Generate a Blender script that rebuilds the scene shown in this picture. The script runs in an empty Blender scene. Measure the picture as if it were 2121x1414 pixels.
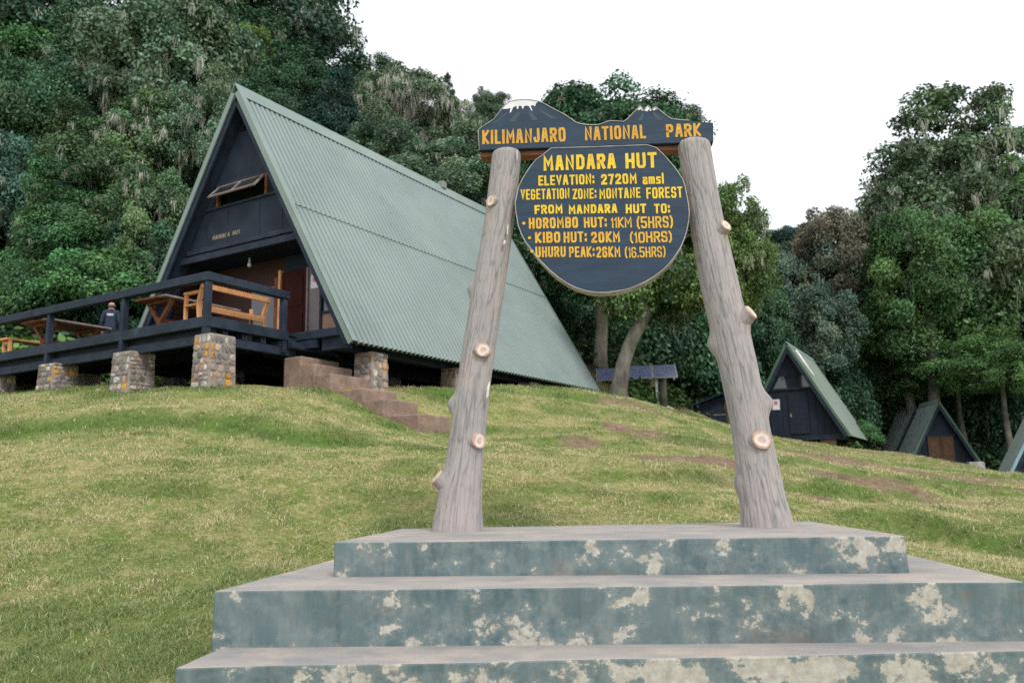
import bpy, bmesh, math, random
import numpy as np
from mathutils import Vector, Matrix

R = math.radians
scene = bpy.context.scene
COL = scene.collection

# ------------------------------------------------------------------ camera
cam_d = bpy.data.cameras.new("camera")
cam_d.sensor_width = 36.0
cam_d.lens = 1730.0 / 2121.0 * 36.0
cam_d.clip_start = 0.1
cam_d.clip_end = 2000.0
cam_d.dof.use_dof = True
cam_d.dof.focus_distance = 7.3
cam_d.dof.aperture_fstop = 2.2
cam = bpy.data.objects.new("camera", cam_d)
COL.objects.link(cam)
PITCH = math.atan(299.0 / 1730.0)
cam.matrix_world = Matrix.Translation((0, 0, 1.5)) @ Matrix.Rotation(math.pi / 2 + PITCH, 4, 'X') @ Matrix.Rotation(-0.02, 4, 'Z')
scene.camera = cam

# ------------------------------------------------------------------ sky, sun, exposure
SUN_EL, SUN_AZ = R(44), R(155)          # azimuth clockwise from +Y
world = bpy.data.worlds.new("World")
scene.world = world
world.use_nodes = True
wn, wl = world.node_tree.nodes, world.node_tree.links
wn.clear()
sky = wn.new('ShaderNodeTexSky')
sky.sky_type = 'NISHITA'
sky.sun_disc = False
sky.sun_elevation = SUN_EL
sky.sun_rotation = SUN_AZ
sky.altitude = 2700
sky.dust_density = 4.0
sky.air_density = 1.0
hs = wn.new('ShaderNodeHueSaturation')
hs.inputs['Saturation'].default_value = 0.35
cloud = wn.new('ShaderNodeMix')
cloud.data_type = 'RGBA'
cloud.inputs[0].default_value = 0.82      # thick bright cloud over the clear sky
cloud.inputs[7].default_value = (10.1, 10.5, 11.0, 1)
bg = wn.new('ShaderNodeBackground')
bg.inputs['Strength'].default_value = 0.10
wo = wn.new('ShaderNodeOutputWorld')
wl.new(sky.outputs[0], hs.inputs['Color'])
wl.new(hs.outputs[0], cloud.inputs[6])
wl.new(cloud.outputs[2], bg.inputs['Color'])
wl.new(bg.outputs[0], wo.inputs[0])

sun_d = bpy.data.lights.new("sun", 'SUN')
sun_d.energy = 1.5
sun_d.angle = R(14)
sun_d.color = (1.0, 0.98, 0.95)
sun = bpy.data.objects.new("sun", sun_d)
COL.objects.link(sun)
sd = Vector((math.sin(SUN_AZ) * math.cos(SUN_EL), math.cos(SUN_AZ) * math.cos(SUN_EL), math.sin(SUN_EL)))
sun.rotation_euler = sd.to_track_quat('Z', 'Y').to_euler()
sun.location = (10, -10, 30)

vs = scene.view_settings
vs.view_transform = 'Standard'
vs.look = 'None'
vs.exposure = 0.52
vs.gamma = 1.0
vs.use_curve_mapping = False
scene.cycles.use_denoising = False
scene.cycles.max_bounces = 6
scene.cycles.diffuse_bounces = 3
scene.cycles.transparent_max_bounces = 4

# ------------------------------------------------------------------ materials
def srgb(r, g, b):
    return tuple(((c / 255.0 / 12.92) if c / 255.0 <= 0.04045 else ((c / 255.0 + 0.055) / 1.055) ** 2.4) for c in (r, g, b))

def mat(name, c1, c2=None, scale=4.0, rough=0.8, bump=0.0, bscale=None, stretch=(1, 1, 1), metallic=0.0, spec=0.3,
        lo=0.35, hi=0.65, c3=None, s3=1.0, t3=(0.55, 0.62), rand=0.0, detail=6.0):
    m = bpy.data.materials.new(name)
    m.use_nodes = True
    n, l = m.node_tree.nodes, m.node_tree.links
    p = n['Principled BSDF']
    p.inputs['Roughness'].default_value = rough
    p.inputs['Metallic'].default_value = metallic
    p.inputs['Specular IOR Level'].default_value = spec
    tc = n.new('ShaderNodeTexCoord')
    mp = n.new('ShaderNodeMapping')
    mp.inputs['Scale'].default_value = stretch
    l.new(tc.outputs['Object'], mp.inputs[0])
    c2 = c2 or tuple(x * 0.8 for x in c1)
    nz = n.new('ShaderNodeTexNoise')
    nz.inputs['Scale'].default_value = scale
    nz.inputs['Detail'].default_value = detail
    nz.inputs['Roughness'].default_value = 0.6
    l.new(mp.outputs[0], nz.inputs['Vector'])
    rp = n.new('ShaderNodeValToRGB')
    rp.color_ramp.elements[0].position = lo
    rp.color_ramp.elements[1].position = hi
    rp.color_ramp.elements[0].color = (*c1, 1)
    rp.color_ramp.elements[1].color = (*c2, 1)
    l.new(nz.outputs[0], rp.inputs[0])
    out = rp.outputs[0]
    if c3:
        n3 = n.new('ShaderNodeTexNoise')
        n3.inputs['Scale'].default_value = s3
        n3.inputs['Detail'].default_value = 8
        n3.inputs['Roughness'].default_value = 0.65
        l.new(tc.outputs['Object'], n3.inputs['Vector'])
        r3 = n.new('ShaderNodeMapRange')
        r3.inputs[1].default_value, r3.inputs[2].default_value = t3
        l.new(n3.outputs[0], r3.inputs[0])
        mx = n.new('ShaderNodeMix')
        mx.data_type = 'RGBA'
        l.new(r3.outputs[0], mx.inputs[0])
        l.new(out, mx.inputs[6])
        mx.inputs[7].default_value = (*c3, 1)
        out = mx.outputs[2]
    if rand:
        oi = n.new('ShaderNodeObjectInfo')
        mr = n.new('ShaderNodeMapRange')
        mr.inputs[3].default_value, mr.inputs[4].default_value = 1 - rand, 1 + rand
        l.new(oi.outputs['Random'], mr.inputs[0])
        hv = n.new('ShaderNodeHueSaturation')
        l.new(mr.outputs[0], hv.inputs['Value'])
        l.new(out, hv.inputs['Color'])
        out = hv.outputs[0]
    l.new(out, p.inputs['Base Color'])
    if bump:
        nb = n.new('ShaderNodeTexNoise')
        nb.inputs['Scale'].default_value = bscale or scale * 4
        nb.inputs['Detail'].default_value = 6
        l.new(mp.outputs[0], nb.inputs['Vector'])
        bp = n.new('ShaderNodeBump')
        bp.inputs['Strength'].default_value = bump
        bp.inputs['Distance'].default_value = 0.02
        l.new(nb.outputs[0], bp.inputs['Height'])
        l.new(bp.outputs[0], p.inputs['Normal'])
    return m

def leaf_mat(name, attr=True, trans=0.14):
    """diffuse + translucent foliage; colour = object colour x a per-leaf variation attribute"""
    m = bpy.data.materials.new(name)
    m.use_nodes = True
    n, l = m.node_tree.nodes, m.node_tree.links
    n.clear()
    o = n.new('ShaderNodeOutputMaterial')
    oi = n.new('ShaderNodeObjectInfo')
    at = n.new('ShaderNodeAttribute')
    at.attribute_name = 'Col'
    mx = n.new('ShaderNodeMix')
    mx.data_type = 'RGBA'
    mx.blend_type = 'MULTIPLY'
    mx.inputs[0].default_value = 1.0
    l.new(oi.outputs['Color'], mx.inputs[6])
    l.new(at.outputs['Color'], mx.inputs[7])
    d = n.new('ShaderNodeBsdfDiffuse')
    t = n.new('ShaderNodeBsdfTranslucent')
    g = n.new('ShaderNodeBsdfGlossy')
    g.inputs['Roughness'].default_value = 0.45
    g.inputs['Color'].default_value = (0.8, 0.85, 0.9, 1)
    s1 = n.new('ShaderNodeMixShader')
    s1.inputs[0].default_value = trans
    l.new(mx.outputs[2], d.inputs[0])
    l.new(mx.outputs[2], t.inputs[0])
    l.new(d.outputs[0], s1.inputs[1])
    l.new(t.outputs[0], s1.inputs[2])
    s2 = n.new('ShaderNodeMixShader')
    s2.inputs[0].default_value = 0.025
    l.new(s1.outputs[0], s2.inputs[1])
    l.new(g.outputs[0], s2.inputs[2])
    l.new(s2.outputs[0], o.inputs[0])
    return m

MT = {}
MT['dark_wood'] = mat('black_stained_wood', srgb(38, 50, 64), srgb(24, 32, 44), 3, 0.7, 0.3, 30, (1, 1, 1), c3=srgb(60, 72, 86), s3=2.2, t3=(0.6, 0.8))
MT['dark_wood_v'] = mat('black_stained_boards', srgb(30, 40, 54), srgb(20, 28, 40), 3, 0.75, 0.4, 20, (6, 6, 0.4), rand=0.18)
MT['dark_panel'] = mat('dark_painted_panel', srgb(34, 45, 58), srgb(26, 36, 48), 2, 0.75, 0.1, 30, c3=srgb(52, 64, 78), s3=1.5, t3=(0.58, 0.8))
MT['recess_shade'] = mat('painted_recess_shade', srgb(26, 24, 20), srgb(14, 14, 12), 3, 0.95)  # near-black colour painted in for unlit recesses and the hut interior
MT['roof'] = mat('green_roof_metal', srgb(132, 144, 140), srgb(123, 136, 132), 0.6, 0.55, 0, spec=0.3, c3=srgb(114, 127, 123), s3=0.5, t3=(0.5, 0.75))
MT['roof_trim'] = mat('pale_green_flashing', srgb(126, 140, 134), srgb(113, 129, 122), 1.2, 0.5)
MT['roof_far'] = mat('grey_green_roof_metal', srgb(122, 132, 120), srgb(110, 122, 112), 0.8, 0.55)
MT['verge_dark'] = mat('dark_green_flashing', srgb(84, 108, 92), srgb(72, 96, 82), 0.8, 0.55)
MT['brown_wall'] = mat('red_brown_boards', srgb(64, 34, 26), srgb(44, 22, 18), 3, 0.6, 0.15, 12, (1, 1, 8))
MT['door_red'] = mat('dark_red_varnished_wood', srgb(62, 26, 20), srgb(42, 17, 14), 3, 0.75, 0.1, 12, (10, 10, 0.6), spec=0.1)
MT['orange_wood'] = mat('fresh_orange_timber', srgb(212, 158, 108), srgb(190, 128, 82), 3, 0.6, 0.15, 20, (4, 4, 1))
MT['brown_timber'] = mat('weathered_brown_timber', srgb(140, 88, 58), srgb(104, 62, 44), 4, 0.7, 0.2, 20)
MT['grey_timber'] = mat('grey_table_edge', srgb(150, 136, 128), srgb(118, 100, 92), 4, 0.7)
MT['grey_paint'] = mat('grey_painted_column', srgb(128, 118, 118), srgb(112, 102, 104), 2, 0.6)
MT['tan_panel'] = mat('tan_ply_panel', srgb(166, 134, 112), srgb(148, 116, 96), 3, 0.7)
MT['paper'] = mat('white_paper', srgb(226, 222, 224), srgb(210, 206, 212), 6, 0.8)
MT['red_print'] = mat('faded_red_print', srgb(206, 130, 140), srgb(190, 110, 124), 6, 0.8)
MT['white'] = mat('white_paint', srgb(228, 226, 220), srgb(200, 198, 192), 6, 0.6)
MT['bulb'] = mat('white_glass_bulb', srgb(220, 220, 215), srgb(200, 200, 196), 6, 0.2)
MT['brass'] = mat('brass_padlock', srgb(190, 168, 110), srgb(150, 130, 80), 6, 0.35, metallic=0.8)
MT['steel'] = mat('dull_galvanised_steel', srgb(160, 165, 168), srgb(130, 136, 140), 6, 0.4, metallic=0.7)
MT['mortar'] = mat('pink_mortar', srgb(156, 142, 132), srgb(124, 112, 104), 6, 0.95, 0.5, 30, c3=srgb(196, 138, 50), s3=2.3, t3=(0.6, 0.66))
MT['stone'] = mat('pier_stone', srgb(138, 132, 127), srgb(84, 83, 82), 5, 0.9, 0.6, 25, c3=srgb(204, 142, 44), s3=2.6, t3=(0.56, 0.61), rand=0.3, lo=0.3, hi=0.7)
MT['stone_pink'] = mat('pink_pier_stone', srgb(168, 148, 136), srgb(136, 116, 104), 6, 0.9, 0.6, 25, c3=srgb(206, 146, 50), s3=2.6, t3=(0.56, 0.61), rand=0.2)
MT['stone_white'] = mat('pale_lichened_stone', srgb(190, 186, 180), srgb(140, 136, 132), 9, 0.9, 0.6, 25, c3=srgb(210, 152, 50), s3=2.6, t3=(0.56, 0.61), rand=0.2)
MT['stone_dark'] = mat('shaded_pier_stone', srgb(136, 128, 120), srgb(84, 80, 76), 5, 0.9, 0.6, 25, c3=srgb(188, 132, 50), s3=1.6, t3=(0.64, 0.68), rand=0.4, lo=0.3, hi=0.7)
MT['brick'] = mat('brown_brick', srgb(138, 110, 88), srgb(110, 86, 70), 6, 0.9, 0.4, 30)
MT['step_conc'] = mat('pink_brown_concrete', srgb(152, 128, 113), srgb(122, 101, 90), 4, 0.95, 0.9, 22, c3=srgb(116, 102, 92), s3=1.6, t3=(0.5, 0.75))
MT['rust_stain'] = mat('rust_streak', srgb(130, 132, 120), srgb(122, 130, 121), 1.5, 0.6)
MT['skin'] = mat('skin', srgb(206, 160, 140), srgb(190, 140, 122), 8, 0.5)
MT['jacket'] = mat('navy_jacket', srgb(44, 56, 76), srgb(34, 44, 62), 6, 0.8, 0.2, 30)
MT['trousers'] = mat('dark_trousers', srgb(52, 52, 56), srgb(40, 40, 46), 6, 0.85)
MT['hair'] = mat('short_grey_hair', srgb(110, 98, 92), srgb(84, 74, 70), 20, 0.8)
MT['pv'] = mat('solar_cells', srgb(112, 122, 158), srgb(98, 108, 146), 3, 0.4, spec=0.4)
MT['alu'] = mat('aluminium_frame', srgb(186, 182, 184), srgb(168, 162, 166), 6, 0.45, metallic=0.3)
MT['rock'] = mat('pale_rock', srgb(190, 188, 180), srgb(150, 148, 142), 4, 0.9, 0.5, 12)
MT['blue_paint'] = mat('blue_sign_paint', srgb(90, 160, 186), srgb(76, 140, 168), 4, 0.7)
MT['blue_barge'] = mat('pale_blue_barge_paint', srgb(140, 172, 180), srgb(116, 148, 158), 4, 0.7)
MT['hut_door'] = mat('brown_panel_door', srgb(96, 68, 46), srgb(74, 52, 36), 4, 0.6, 0.1, 10, (8, 8, 1))
MT['bark'] = mat('mossy_grey_bark', srgb(118, 115, 106), srgb(66, 63, 58), 3, 0.95, 0.8, 12, (1, 1, 0.35), c3=srgb(112, 116, 82), s3=1.4, t3=(0.52, 0.68))
MT['bark_pale'] = mat('pale_grey_bark', srgb(164, 154, 142), srgb(120, 112, 102), 2.5, 0.95, 0.6, 12, (1, 1, 0.5), c3=srgb(110, 108, 84), s3=1.0, t3=(0.55, 0.7))
MT['leaf'] = leaf_mat('foliage')
MT['lichen'] = leaf_mat('hanging_lichen', trans=0.35)
MT['grass'] = leaf_mat('grass_blades', trans=0.3)

def glass_mat():
    m = bpy.data.materials.new('window_glass')
    m.use_nodes = True
    p = m.node_tree.nodes['Principled BSDF']
    p.inputs['Base Color'].default_value = (0.02, 0.025, 0.03, 1)
    p.inputs['Roughness'].default_value = 0.04
    p.inputs['Specular IOR Level'].default_value = 0.9
    return m
MT['glass'] = glass_mat()

# ------------------------------------------------------------------ mesh helpers
def tag(o, label=None, cat=None, group=None, kind=None):
    if label: o['label'] = label
    if cat: o['category'] = cat
    if group: o['group'] = group
    if kind: o['kind'] = kind
    return o

def empty(name, loc, rz=0.0, **kw):
    o = bpy.data.objects.new(name, None)
    o.empty_display_size = 0.3
    COL.objects.link(o)
    o.location = loc
    o.rotation_euler = (0, 0, rz)
    return tag(o, **kw)

class MB:
    """collects verts/faces; coordinates are (local x, local y, absolute z)"""
    def __init__(s):
        s.v, s.f, s.m = [], [], []
    def add(s, vs, fs, mi=0):
        b = len(s.v)
        s.v += [tuple(p) for p in vs]
        s.f += [tuple(i + b for i in f) for f in fs]
        s.m += [mi] * len(fs)
        return s
    def box(s, x0, x1, y0, y1, z0, z1, mi=0):
        vs = [(x, y, z) for z in (z0, z1) for y in (y0, y1) for x in (x0, x1)]
        return s.add(vs, [(0, 2, 3, 1), (4, 5, 7, 6), (0, 1, 5, 4), (1, 3, 7, 5), (3, 2, 6, 7), (2, 0, 4, 6)], mi)
    def hexa(s, vs, mi=0):           # bottom 4 ccw, top 4 ccw
        return s.add(vs, [(3, 2, 1, 0), (4, 5, 6, 7), (0, 1, 5, 4), (1, 2, 6, 5), (2, 3, 7, 6), (3, 0, 4, 7)], mi)
    def beam(s, a, b, w, h, up=(0, 0, 1), mi=0):
        a, b, up = Vector(a), Vector(b), Vector(up)
        d = (b - a).normalized()
        sx = d.cross(up)
        if sx.length < 1e-4: sx = d.cross(Vector((0, 1, 0)))
        sx.normalize()
        uz = sx.cross(d).normalized()
        sx, uz = sx * w / 2, uz * h / 2
        return s.hexa([a - sx - uz, a + sx - uz, b + sx - uz, b - sx - uz, a - sx + uz, a + sx + uz, b + sx + uz, b - sx + uz], mi)
    def prism(s, poly, axis, a, b, mi=0):
        """poly: list of 2D points; axis 'x','y' or 'z' is the extrusion axis from a to b"""
        def P(p, t):
            return {'y': (p[0], t, p[1]), 'x': (t, p[0], p[1]), 'z': (p[0], p[1], t)}[axis]
        n = len(poly)
        vs = [P(p, a) for p in poly] + [P(p, b) for p in poly]
        fs = [tuple(range(n))[::-1], tuple(range(n, 2 * n))]
        fs += [(i, (i + 1) % n, n + (i + 1) % n, n + i) for i in range(n)]
        return s.add(vs, fs, mi)
    def tube(s, pts, rad, seg=10, cap=True, mi=0):
        pts = [Vector(p) for p in pts]
        n = len(pts)
        b = len(s.v)
        prev = None
        for i, p in enumerate(pts):
            d = (pts[min(i + 1, n - 1)] - pts[max(i - 1, 0)]).normalized()
            if prev is None:
                ref = Vector((1, 0, 0)) if abs(d.x) < 0.9 else Vector((0, 1, 0))
                sx = (ref - d * ref.dot(d)).normalized()
            else:
                sx = (prev - d * prev.dot(d)).normalized()
            prev = sx
            sy = d.cross(sx)
            r = rad[i] if isinstance(rad, (list, tuple)) else rad
            for k in range(seg):
                t = 2 * math.pi * k / seg
                s.v.append(tuple(p + sx * (r * math.cos(t)) + sy * (r * math.sin(t))))
        for i in range(n - 1):
            for k in range(seg):
                k2 = (k + 1) % seg
                s.f.append((b + i * seg + k, b + i * seg + k2, b + (i + 1) * seg + k2, b + (i + 1) * seg + k))
                s.m.append(mi)
        if cap:
            s.f.append(tuple(b + k for k in range(seg))[::-1]); s.m.append(mi)
            s.f.append(tuple(b + (n - 1) * seg + k for k in range(seg))); s.m.append(mi)
        return s
    def build(s, name, mats, parent=None, smooth=False, bev=0.0, seg=1, root=None):
        me = bpy.data.meshes.new(name)
        z0 = 0.0
        p = parent
        while p is not None:
            z0 += p.location.z
            p = p.parent
        me.from_pydata([(x, y, z - z0) for x, y, z in s.v], [], s.f)
        mats = mats if isinstance(mats, (list, tuple)) else [mats]
        for m in mats: me.materials.append(MT[m] if isinstance(m, str) else m)
        if len(mats) > 1: me.polygons.foreach_set('material_index', s.m)
        if smooth: me.polygons.foreach_set('use_smooth', [True] * len(me.polygons))
        bm = bmesh.new(); bm.from_mesh(me)
        bmesh.ops.recalc_face_normals(bm, faces=bm.faces)
        bm.to_mesh(me); bm.free()
        o = bpy.data.objects.new(name, me)
        COL.objects.link(o)
        if parent: o.parent = parent
        if bev:
            b = o.modifiers.new('bevel', 'BEVEL'); b.width = bev; b.segments = seg; b.limit_method = 'ANGLE'
        return o

def np_mesh(name, V, F, material, col=None, smooth=False, n=4):
    """fast mesh from numpy arrays; F is (k,n)"""
    me = bpy.data.meshes.new(name)
    me.vertices.add(len(V)); me.vertices.foreach_set('co', np.asarray(V, np.float32).ravel())
    F = np.asarray(F, np.int32)
    me.loops.add(F.size); me.loops.foreach_set('vertex_index', F.ravel())
    me.polygons.add(len(F))
    me.polygons.foreach_set('loop_start', np.arange(0, F.size, n, dtype=np.int32))
    if smooth: me.polygons.foreach_set('use_smooth', np.ones(len(F), bool))
    me.update(calc_edges=True)
    if col is not None:
        a = me.color_attributes.new('Col', 'FLOAT_COLOR', 'POINT')
        c = np.ones((len(V), 4), np.float32); c[:, :3] = col
        a.data.foreach_set('color', c.ravel())
    me.materials.append(material)
    return me

def link(name, me, parent=None):
    o = bpy.data.objects.new(name, me)
    COL.objects.link(o)
    if parent: o.parent = parent
    return o

# ------------------------------------------------------------------ noise
def _hash(ix, iy, seed):
    h = (ix.astype(np.int64) * 374761393 + iy.astype(np.int64) * 668265263 + seed * 1442695041) & 0x7fffffff
    h = ((h ^ (h >> 13)) * 1274126177) & 0x7fffffff
    h = h ^ (h >> 16)
    return (h & 0xffff) / 65535.0

def vnoise(x, y, seed=0, perx=None):
    x, y = np.asarray(x, float), np.asarray(y, float)
    ix, iy = np.floor(x), np.floor(y)
    fx, fy = x - ix, y - iy
    fx, fy = fx * fx * (3 - 2 * fx), fy * fy * (3 - 2 * fy)
    ix, iy = ix.astype(np.int64), iy.astype(np.int64)
    ix1 = ix + 1
    if perx: ix, ix1 = ix % perx, ix1 % perx
    a, b = _hash(ix, iy, seed), _hash(ix1, iy, seed)
    c, d = _hash(ix, iy + 1, seed), _hash(ix1, iy + 1, seed)
    return (a * (1 - fx) + b * fx) * (1 - fy) + (c * (1 - fx) + d * fx) * fy

def fnoise(x, y, seed=0, oct=3):
    s = 0; a = 1; t = 0
    for i in range(oct):
        s = s + a * vnoise(x * 2 ** i, y * 2 ** i, seed + i * 17); t += a; a *= 0.5
    return s / t

# ------------------------------------------------------------------ terrain
HA = R(31.0)                                   # heading of the large hut's ridge
HO = (-6.982, 20.110)                          # foot of its front gable's centre line
def hut_w(u, v):                               # hut frame -> world
    return (HO[0] + u * math.cos(HA) + v * math.sin(HA), HO[1] - u * math.sin(HA) + v * math.cos(HA))

CP = [(0, 0, .02), (-4, 2, .1), (4, 2, .1), (-4, 5, .22), (-2.2, 4.6, .2), (0, 4.2, .2), (3, 4.4, .25), (-6, 7, .75), (-2.2, 7, .6), (-2, 8.6, .86),
      (3.6, 6, .5), (4.2, 8, .66), (.8, 9.4, 1.03), (-6, 9.5, 1.5), (-2.5, 10.5, 1.5), (-8, 12, 2.15), (-3, 12.3, 2.15), (1, 12.5, 1.75), (5.8, 11, .85), (9, 12, .8),
      (2.5, 16, 2.35), (6, 18, 1.9), (10, 20, 1.5), (3.5, 22, 3.3), (8, 25, 2.6), (13, 26, 1.75), (14, 18, 1.0), (20, 26, 1.1),
      (3.4, 27.2, 4.3), (5.5, 30.8, 4.15), (8.5, 35, 3.95), (9.4, 31, 3.1), (12.0, 32.3, 2.8), (14.4, 32.5, 2.45), (17.0, 31.5, 1.78), (17.9, 29.5, 1.5), (21, 29, 1.3),
      (22, 42, 1.2), (20, 36, 1.4), (27, 40, .9), (14, 42, 3), (8, 44, 5.2), (3.5, 33, 6.1), (1, 38, 7.5), (-3, 36, 7.6), (-2, 47, 11.5), (-9, 52, 15.5),
      (-15, 30, 6.4), (-14, 26, 5.2), (-20, 24, 4.9), (-11.2, 20, 3.93), (-14, 18, 3.35), (-22, 17, 3.5), (-12, 14, 2.4), (-18, 12, 2.2), (-9, 16.5, 3.2), (-12, 33, 7.6), (-16, 37, 10), (-29, 47, 15), (-45, 40, 13),
      (-12, 6, .8), (-30, 5, 1), (15, 5, .4), (30, 10, .3), (40, 30, .3), (12, 60, 6), (30, 60, 1.5), (55, 60, 1), (-20, 80, 26), (-60, 80, 28), (10, 100, 10), (60, 100, 5), (0, 200, 40), (-100, 200, 60), (100, 200, 12), (-100, 0, 2), (100, 0, 0), (0, -40, -2)]
for u, v, z in [(2.65, -2.5, 3.53), (0, -2.6, 3.68), (-2.7, -2.6, 3.90), (-6, -2.6, 4.05), (3.7, 1.2, 3.8), (3.7, 4.5, 4.1), (3.7, 8.6, 4.42), (3.7, 12.3, 4.5), (0, 2, 3.9), (-3, 2, 4.2), (0, 7, 4.4), (0, 13, 5.1), (-4.2, 5, 4.8), (-4.5, 11, 6.0),
                (3.2, -.7, 3.66), (4.2, -.6, 3.42), (4.2, 1.2, 3.6), (4.9, -.6, 3.10), (5.0, 1.2, 3.2), (5.6, -.55, 2.76), (5.8, 1.2, 2.8), (6.5, .3, 2.46)]:
    x, y = hut_w(u, v)
    CP.append((x, y, z))
CP = np.array(CP, float)
_C = 1.2
def _phi(d): return np.sqrt(d * d + _C * _C)
_D = _phi(np.hypot(CP[:, None, 0] - CP[None, :, 0], CP[:, None, 1] - CP[None, :, 1]))
_P = np.c_[np.ones(len(CP)), CP[:, :2]]
_A = np.block([[_D - 0.0 * np.eye(len(CP)), _P], [_P.T, np.zeros((3, 3))]])
_W = np.linalg.solve(_A, np.r_[CP[:, 2], 0, 0, 0])

def yleft(x): return 13.3 + 0.10 * np.maximum(0, -x - 4) + 0.18 * np.sin(x * 0.9)
def ystep(x): return 14.25 - 0.8 * (x - 5.3) + 0.15 * np.sin(x * 5)
def yledge(x): return 10.5 - 0.5 * (x - 4.75) + 0.16 * np.sin(x * 4.2)
def sstep(d, k): return 1 / (1 + np.exp(-np.clip(d * k, -40, 40))) - 0.5 - 0.5 * np.tanh(d * 0.7)
def win(x, a, b, s): return 1 / (1 + np.exp(-np.clip((x - a) * s, -40, 40))) / (1 + np.exp(np.clip((x - b) * s, -40, 40)))
def terr_n(x, y): return fnoise(x * 0.33 + 3 + 0.05 * y, y * 0.95 - 0.12 * x, 91, 3)
def bank(x, y):            # low grassy step across the left lawn, eroded ledges at the right, and small terracettes
    e = win(x, -14, -1.2, 3) * 0.26 * sstep(y - yleft(x), 9)
    e = e + win(x, 4.3, 6.9, 5) * 0.26 * sstep(y - ystep(x), 10)
    e = e + win(x, 4.1, 8.5, 5) * 0.34 * sstep(y - yledge(x), 10)
    n = terr_n(x, y)
    w = np.clip((y - 8.5) / 4, 0, 1) * np.clip((34 - y) / 4, 0, 1) * (0.35 + 0.65 * np.clip((x + 3) / 5, 0, 1))
    e = e + w * (0.22 * (np.tanh((n - 0.42) * 22) * .5 + np.tanh((n - 0.58) * 22) * .5) * 0.55)
    return e
def faces(x, y):           # steep little faces of the banks and ledges turned to the viewer
    h = 0.12
    return np.clip((bank(x, y + h) - bank(x, y - h)) / (2 * h) * 2.4 - 0.15, 0, 1)

def ground_z(x, y):
    x = np.atleast_1d(np.asarray(x, float)); y = np.atleast_1d(np.asarray(y, float))
    z = np.empty(x.size)
    xf, yf = x.ravel(), y.ravel()
    for i in range(0, xf.size, 40000):
        d = _phi(np.hypot(xf[i:i + 40000, None] - CP[None, :, 0], yf[i:i + 40000, None] - CP[None, :, 1]))
        z[i:i + 40000] = d @ _W[:-3] + _W[-3] + _W[-2] * xf[i:i + 40000] + _W[-1] * yf[i:i + 40000]
    z = z.reshape(x.shape)
    amp = np.clip((y - 3) / 6, 0.25, 1)
    z = z + amp * (0.16 * (fnoise(x * 0.55, y * 0.55, 3) - 0.5) + 0.07 * (fnoise(x * 1.9, y * 1.9, 9) - 0.5)) + bank(x, y)
    return z
def gz(x, y): return float(ground_z(x, y)[0])

# bare soil spots (x, y, rx, ry, strength): worn earth showing between the grass
BARE = [(2.5, 17.5, .55, .9, .75), (2.6, 19.2, .5, .5, .6), (4.75, 19.0, .55, .4, 1.1), (5.15, 18.4, .4, .2, .9), (2.17, 13.4, .26, .14, .95), (2.87, 13.65, .42, .2, 1.0), (3.6, 13.7, .34, .15, .9), (1.2, 15.4, .3, .2, .6), (7.1, 19.4, 1.1, .8, .95),
        (7.5, 17.8, 1.0, .5, .9), (6.0, 14.2, .8, .4, .85), (9.8, 17.4, 2.2, .45, .9), (5.9, 9.3, .4, .05, .8), (7.2, 13.2, 1.0, .25, .7), (8.2, 11.6, .8, .1, .6), (5.7, 12.4, .5, .2, .7), (4.4, 12.0, .3, .12, .7),
        (13, 24, 2.5, .6, .6), (4.4, 26.0, .8, .4, .6), (10, 26, 2.0, .5, .5), (14.5, 21, 2.0, .5, .6), (-2, 16.2, .4, .15, .4), (11.5, 20, 1.6, .4, .8), (3.3, 22.8, .8, .4, .5)]
def bare_mask(x, y):
    m = np.zeros_like(x)
    for bx, by, rx, ry, s in BARE:
        q = ((x - bx) / (rx * 1.25)) ** 2 + ((y - by) / (ry * 1.3 + .15)) ** 2
        m = np.maximum(m, s * np.exp(-q * 0.9))
    n = fnoise(x * 1.3 + 40, y * 2.2, 31)
    thin = np.clip((fnoise(x * .8 + 60, y * 1.7, 37) - .47) * 4, 0, 1) * np.clip((x + 1) / 5, 0, 1) * np.clip((y - 9) / 4, 0, 1) * np.clip((36 - y) / 4, 0, 1)
    return np.maximum(np.clip((m * 1.8 + 0.9 * (n - 0.5) - 0.38) * 2.4, 0, 1) * (m > 0.05), .5 * thin)
def lush_mask(x, y):       # longer greener grass: on the bank faces, round the piers, and in patches
    a = np.exp(-((y - yleft(x) + 0.16) / 0.26) ** 2) * win(x, -14, -1.0, 3) * (0.7 + 0.7 * fnoise(x * .8, y, 77))
    b = faces(x, y) * (0.5 + 0.8 * fnoise(x * 1.1, y * 1.1, 78))
    p = np.clip((fnoise(x * 0.7 + 9, y * 1.1, 51) - 0.56) * 5, 0, 1) * 0.55
    px, py = hut_w(0, -2.9)
    c = 0.0
    for u, v, s in [(2.6, -2.6, .8), (0, -2.6, .9), (-2.7, -2.6, .9), (-5, -2.6, .9), (1.3, -2.6, .8), (-1.3, -2.5, .8), (-4, -2.5, .8), (4.4, 3, .9), (4.6, 5, .9), (4.8, 7, 1.), (4.8, 9, 1.2), (4.6, 11.5, 1.2), (3.6, -.6, .6), (4.8, -.6, .5), (5.6, -.5, .5)]:
        hx, hy = hut_w(u, v)
        c = np.maximum(c, np.exp(-((x - hx) ** 2 + (y - hy) ** 2) / (s * s)))
    near = np.clip((10.0 - y) / 4.0, 0, 1) * np.clip(fnoise(x * 1.3, y * 1.3, 88) * 2.2 - .35, 0, 1) * (x < -1.5) * 0.55
    return np.clip(np.maximum.reduce([a, b, p, c, near]), 0, 1)

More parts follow.
